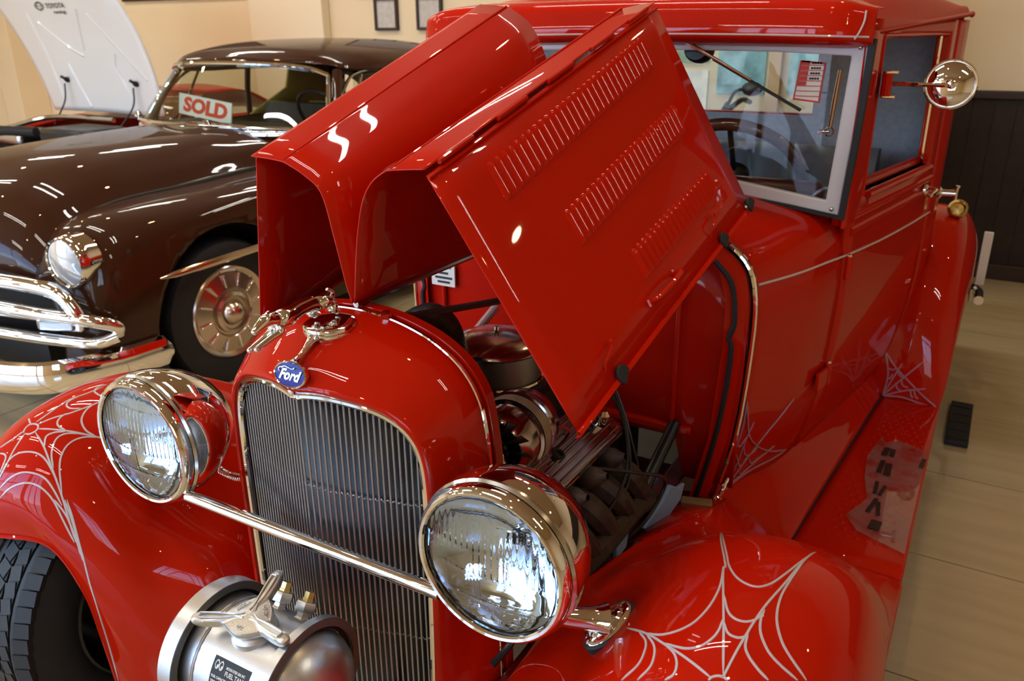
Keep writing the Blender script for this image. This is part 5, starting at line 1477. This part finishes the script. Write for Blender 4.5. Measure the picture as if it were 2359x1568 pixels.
bm_.obj('front_bumper', CHROME, sedan)
def sedan_wheel(x, y, s):
    w = M().lathe([(.20, -.08), (.225, -.092), (.28, -.098), (.318, -.080), (.332, -.05), (.334, 0), (.332, .05), (.318, .080), (.28, .098), (.225, .092), (.20, .08)], (x, y, .334), (s, 0, 0), 60).obj('sedan_wheel', RUBBER, sedan)
    h = M().lathe([(.210, .078), (.214, .088), (.208, .094), (.196, .088), (.186, .080), (.150, .086), (.115, .094), (.105, .084), (.098, .084), (.094, .100), (.080, .108), (.074, .096), (.060, .096), (.054, .108), (.042, .126), (.020, .140), (.0, .143)], (x, y, .334), (s, 0, 0), 60).obj('wheel_cover', HUBGOLD, w)
    for k in range(12):
        a = 2 * PI * k / 12 + .15
        c = V((x + s * .090, y + .150 * math.cos(a), .334 + .150 * math.sin(a)))
        R = Matrix.Rotation(a, 3, 'X')
        M().box(c, (.016, .062, .010), R).obj('cover_fin', CHROME, h, bevel=.003)
for s in (1, -1):
    sedan_wheel(SX + s * .78, WYC, s)
    sedan_wheel(SX + s * .78, 4.25, s)
# the sold sign inside the windshield
sgn_ = empty('sold_sign', (-3.225, 2.62, 1.03), 'white SOLD sign with red letters behind the sedan windshield', 'sign')
so0 = V((-3.225, 2.62, 1.103)); sxv = V((.98, -.09, -.085)).normalized(); syv = V((.10, .12, .99)); syv = (syv - sxv * syv.dot(sxv)).normalized()
szv = sxv.cross(syv)
def SP(u, v, h=0): return so0 + sxv * u + syv * v + szv * h
M().prism([SP(-.25, -.060), SP(.25, -.060), SP(.25, .060), SP(-.25, .060)], szv * -.006).obj('board', PAPER, sgn_)
t_ = M()
add_text(t_, 'SOLD', SP(0, -.002, .0012), sxv, syv, .112, .0006, .12, .0055, wid=.42)
t_.obj('lettering', SIGNRED, sgn_, merge=0)

# ------------------------------------------------------------------ white race car behind
race = empty('race_car', (-5.4, 3.8, 0), 'white and red sports car with its white hood propped open behind the brown sedan', 'car')
RX = -5.42
rs = []
for y, w, z0, z1, zc in ((2.35, .62, .35, .50, .56), (2.45, .76, .28, .62, .68), (2.7, .86, .24, .72, .76), (3.1, .90, .24, .80, .82), (3.55, .90, .24, .85, .87), (4.2, .90, .24, .86, .88), (5.0, .84, .3, .84, .86)):
    p = [(w * .96, z0), (w, (z0 + z1) / 2), (w * .985, z1 - .05), (w * .92, z1), (w * .70, zc), (w * .66, zc - .02)]
    rs.append([(RX + a, y, z) for a, z in p])
for s in (1, -1):
    M().loft([[(RX + s * (q[0] - RX), q[1], q[2]) for q in r] for r in rs], 30, 20).obj('car_side', RED, race, solid=.01)
M().box((RX, 2.98, .62), (1.30, .95, .16)).obj('engine_bay', BLACK, race, bevel=.02)
fr2 = M().loft([[(RX + a, 2.42 + .12 * abs(a) ** 2, z) for a in (-.7, -.35, 0, .35, .7)] for z in (.32, .45, .58, .68)], 10, 16).obj('nose_panel', WHITE, race, solid=.02)
ab = M().box((RX + .30, 3.05, .80), (.52, .40, .13)).obj('air_box', mat('black_air_box', (.02, .025, .03), rough=.3), race, bevel=.03)
M().box((RX - .25, 2.92, .78), (.34, .30, .12)).obj('engine_cover', STEEL, race, bevel=.03)
M().tube(spl([(RX - .55, 2.7, .80), (RX - .2, 2.62, .86), (RX + .25, 2.72, .86)], 12), .035, 10).obj('intake_pipe', BLACK, race)
M().tube(spl([(RX - .62, 3.0, .82), (RX - .3, 3.2, .90), (RX + .4, 3.25, .90)], 12), .02, 8).obj('strut_bar', STEEL, race)
# open hood: slightly curved panel leaning back
HH = []
for t, wl, wr, y, z in ((0, .70, .70, 3.42, .925), (.3, .745, .735, 3.40, 1.20), (.6, .80, .77, 3.36, 1.50), (.85, .85, .79, 3.30, 1.76), (1.0, .84, .78, 3.25, 1.95)):
    HH.append([(RX - wl - .16 * t * t - .10 * t, y + .07, z), (RX - wl * .5 - .13 * t * t, y + .005, z + .01), (RX - .1 * t, y, z + .015), (RX + wr * .5 - .10 * t, y + .005, z + .01), (RX + wr - .06 * t - .30 * t * t, y + .07, z)])
hoodm = M().loft(HH, 30, 30).obj('open_hood', WHITE, race, solid=.015)
TH = bvh_of(hoodm)
def on_hood(x, z):
    q, n, _, _ = TH.find_nearest(V((x, 3.38, z)))
    if n.y > 0: n = -n
    return q, n
rb_ = M()
for a in (((-5.99, 1.70), (-5.92, 1.35), (-5.85, 1.0)), ((-5.65, 1.30), (-5.57, 1.12), (-5.49, .97)), ((-5.32, 1.72), (-5.37, 1.55), (-5.40, 1.40)), ((-5.22, 1.68), (-4.99, 1.40), (-4.79, 1.18)), ((-5.05, 1.38), (-5.07, 1.27), (-4.99, 1.10), (-4.93, .97)), ((-5.87, 1.62), (-5.62, 1.45), (-5.43, 1.36))):
    P = [on_hood(x, z)[0] + V((0, -.010, 0)) for x, z in a]
    rb_.tube(spl(P, 12), .013, 6)
rb_.obj('stiffening_rib', WHITE, hoodm)
tm_ = M()
def hood_text(txt, x, z, size, wid):
    v, f = text_geo(txt, size, 0, 0, .001)
    k = wid / (max(p[0] for p in v) - min(p[0] for p in v))
    tm_.add([on_hood(x + p[0] * k, z + p[1])[0] + V((0, -.022, 0)) for p in v], f)
hood_text('TOYOTA', -5.56, 1.742, .052, .24)
hood_text('racing', -5.53, 1.695, .032, .15)
for (a, b) in ((.055, .032), (.025, .036), (.050, .014)):
    tm_.grid([[on_hood(-5.76 + a * q * math.cos(2 * PI * k / 24), 1.745 + b * q * math.sin(2 * PI * k / 24) + (.012 if b < .02 else 0))[0] + V((0, -.022, 0)) for k in range(24)] for q in (.8, 1)], True)
tm_.obj('hood_lettering', mat('grey_print', (.08, .08, .08), rough=.6), hoodm, merge=0)
for (x, z) in ((-5.72, 1.17), (-4.90, 1.15)):
    q, n = on_hood(x, z)
    M().lathe([(.020, 0), (.022, .02), (.01, .05), (.012, .075), (0, .08)], q + V((0, -.012, 0)), V((.2, -1, .5)), 10).obj('hood_pin', BLACK, hoodm)
    M().tube(spl([q + V((0, -.05, -.02)), q + V((.0, -.08, -.16)), V((x - .03, 3.22, .84))], 16), .007, 6).obj('pin_cord', BLACK, hoodm)
ws_ = M().grid([[(RX - .58, 3.62, .88), (RX, 3.52, .89), (RX + .58, 3.62, .88)], [(RX - .48, 4.10, 1.06), (RX, 4.02, 1.08), (RX + .48, 4.10, 1.06)]])
ws_.obj('race_windshield', mat('copper_glass', (.20, .10, .055), rough=.06, coat=1), race, solid=.006)
M().loft([[(RX - .50, 4.10, 1.06), (RX, 4.02, 1.08), (RX + .50, 4.10, 1.06)], [(RX - .52, 4.5, 1.05), (RX, 4.5, 1.09), (RX + .52, 4.5, 1.05)], [(RX - .5, 4.95, .85), (RX, 4.95, .87), (RX + .5, 4.95, .85)]], 10, 10).obj('race_roof', RED, race, solid=.01)
for s in (1, -1):
    for y in (2.85, 4.5):
        wheel((RX + s * .76, y, .31), .31, .2, 'race_wheel', s, DKRIM, race, tread=False)
FLM = M().lathe([(.33, -.11), (.35, .0), (.33, .12)], (RX - .74, 2.85, .36), (1, 0, 0), 30, x=(0, 1, 0), a0=0, a1=PI).obj('fender_arch', RED, race, solid=.01)

# ------------------------------------------------------------------ small things
matb = empty('rubber_ramp', (.924, 2.69, 0), 'black rubber block on the tiles beside the rear fender', 'wheel chock')
M().prism([(.890, 2.483, .002), (.972, 2.483, .002), (.972, 2.90, .002), (.890, 2.90, .002)], (0, 0, .02)).obj('block_base', RUBBER, matb, bevel=.004)
for k in range(5):
    M().box((.931, 2.53 + .08 * k, .0225), (.07, .03, .006)).obj('grip_strip', RUBBER, matb)

# display board with posters and a motorcycle behind the truck (seen through the cab windows)
board = empty('poster_board', (-.7, 4.6, 0), 'tall pale board covered with map posters behind the truck cab', 'display board')
M().box((-.62, 4.62, 1.0), (2.2, .04, 1.7)).obj('board', mat('cream_board', (.62, .55, .40), rough=.7), board)
MAPB = mat('map_blue_print', (.20, .42, .48), rough=.6, noise=(9, .5))
MAPG = mat('map_green_print', (.24, .42, .25), rough=.6, noise=(11, .5))
MAPW = mat('map_pale_print', (.72, .74, .70), rough=.6, noise=(8, .2))
for x, z, w, h, m_ in ((-.96, 1.46, .30, .28, MAPG), (-.60, 1.36, .30, .46, MAPB), (-.14, 1.34, .34, .40, MAPB), (-.27, 1.55, .45, .12, MAPW), (.20, 1.35, .22, .50, MAPG), (-1.28, 1.42, .26, .5, MAPW), (-.98, 1.12, .34, .30, MAPW), (.17, 1.0, .2, .3, MAPW)):
    M().box((x, 4.594, z), (w, .012, h)).obj('poster', m_, board)
M().box((-.385, 4.575, 1.1), (.07, .05, 1.7)).obj('board_post', mat('pale_wood', (.48, .33, .17), rough=.6), board)
M().box((-.62, 4.60, .07), (2.2, .30, .14)).obj('board_foot', mat('pale_wood_foot', (.45, .31, .16), rough=.6), board)
bike = empty('motorcycle', (-.33, 4.25, 0), 'black motorcycle in front of the poster board behind the cab', 'motorcycle')
for y_, x_ in ((4.25, -.83), (4.25, .32)):
    w = M().lathe([(.25, -.04), (.29, -.05), (.31, 0), (.29, .05), (.25, .04), (.25, -.04)], (x_, y_, .31), (0, 1, 0), 36).obj('wheel', RUBBER, bike)
    for k in range(8):
        a = PI * k / 8
        M().tube([(x_ + .25 * math.cos(a), y_, .31 + .25 * math.sin(a)), (x_ - .25 * math.cos(a), y_, .31 - .25 * math.sin(a))], .004, 5).obj('spoke', STEEL, w)
M().tube(spl([(-0.830, 4.25, .31), (-0.700, 4.25, .70), (-0.580, 4.25, 1.02)], 8), .025, 8).obj('fork', STEEL, bike)
M().tube(spl([(-0.510, 3.98, 1.09), (-0.530, 4.1, 1.11), (-0.580, 4.2, 1.06), (-0.580, 4.3, 1.06), (-0.530, 4.4, 1.11), (-0.510, 4.52, 1.09)], 20), .016, 8).obj('handlebar', BLACK, bike)
M().tube(spl([(-0.530, 4.10, 1.10), (-0.480, 4.06, 1.18), (-0.410, 4.04, 1.20)], 8), .010, 6).obj('mirror_stem', BLACK, bike)
M().ball((-0.380, 4.04, 1.20), .05, 8, (1.2, .4, .8)).obj('bike_mirror', BLACK, bike)
M().ball((-0.360, 4.25, .86), .20, 10, (1.3, .75, .7)).obj('fuel_tank', BLACK, bike)
M().ball((0.040, 4.25, .82), .18, 10, (1.6, .8, .45)).obj('saddle', BLACK, bike)
M().box((-0.280, 4.25, .48), (.45, .28, .34)).obj('motor', CAST, bike, bevel=.05)
M().tube(spl([(-0.480, 4.14, .4), (-0.080, 4.10, .30), (0.470, 4.08, .34)], 10), .04, 10).obj('exhaust', CHROME, bike)
M().tube([(0.320, 4.25, .31), (-0.130, 4.25, .6)], .03, 8).obj('swing_arm', BLACK, bike)
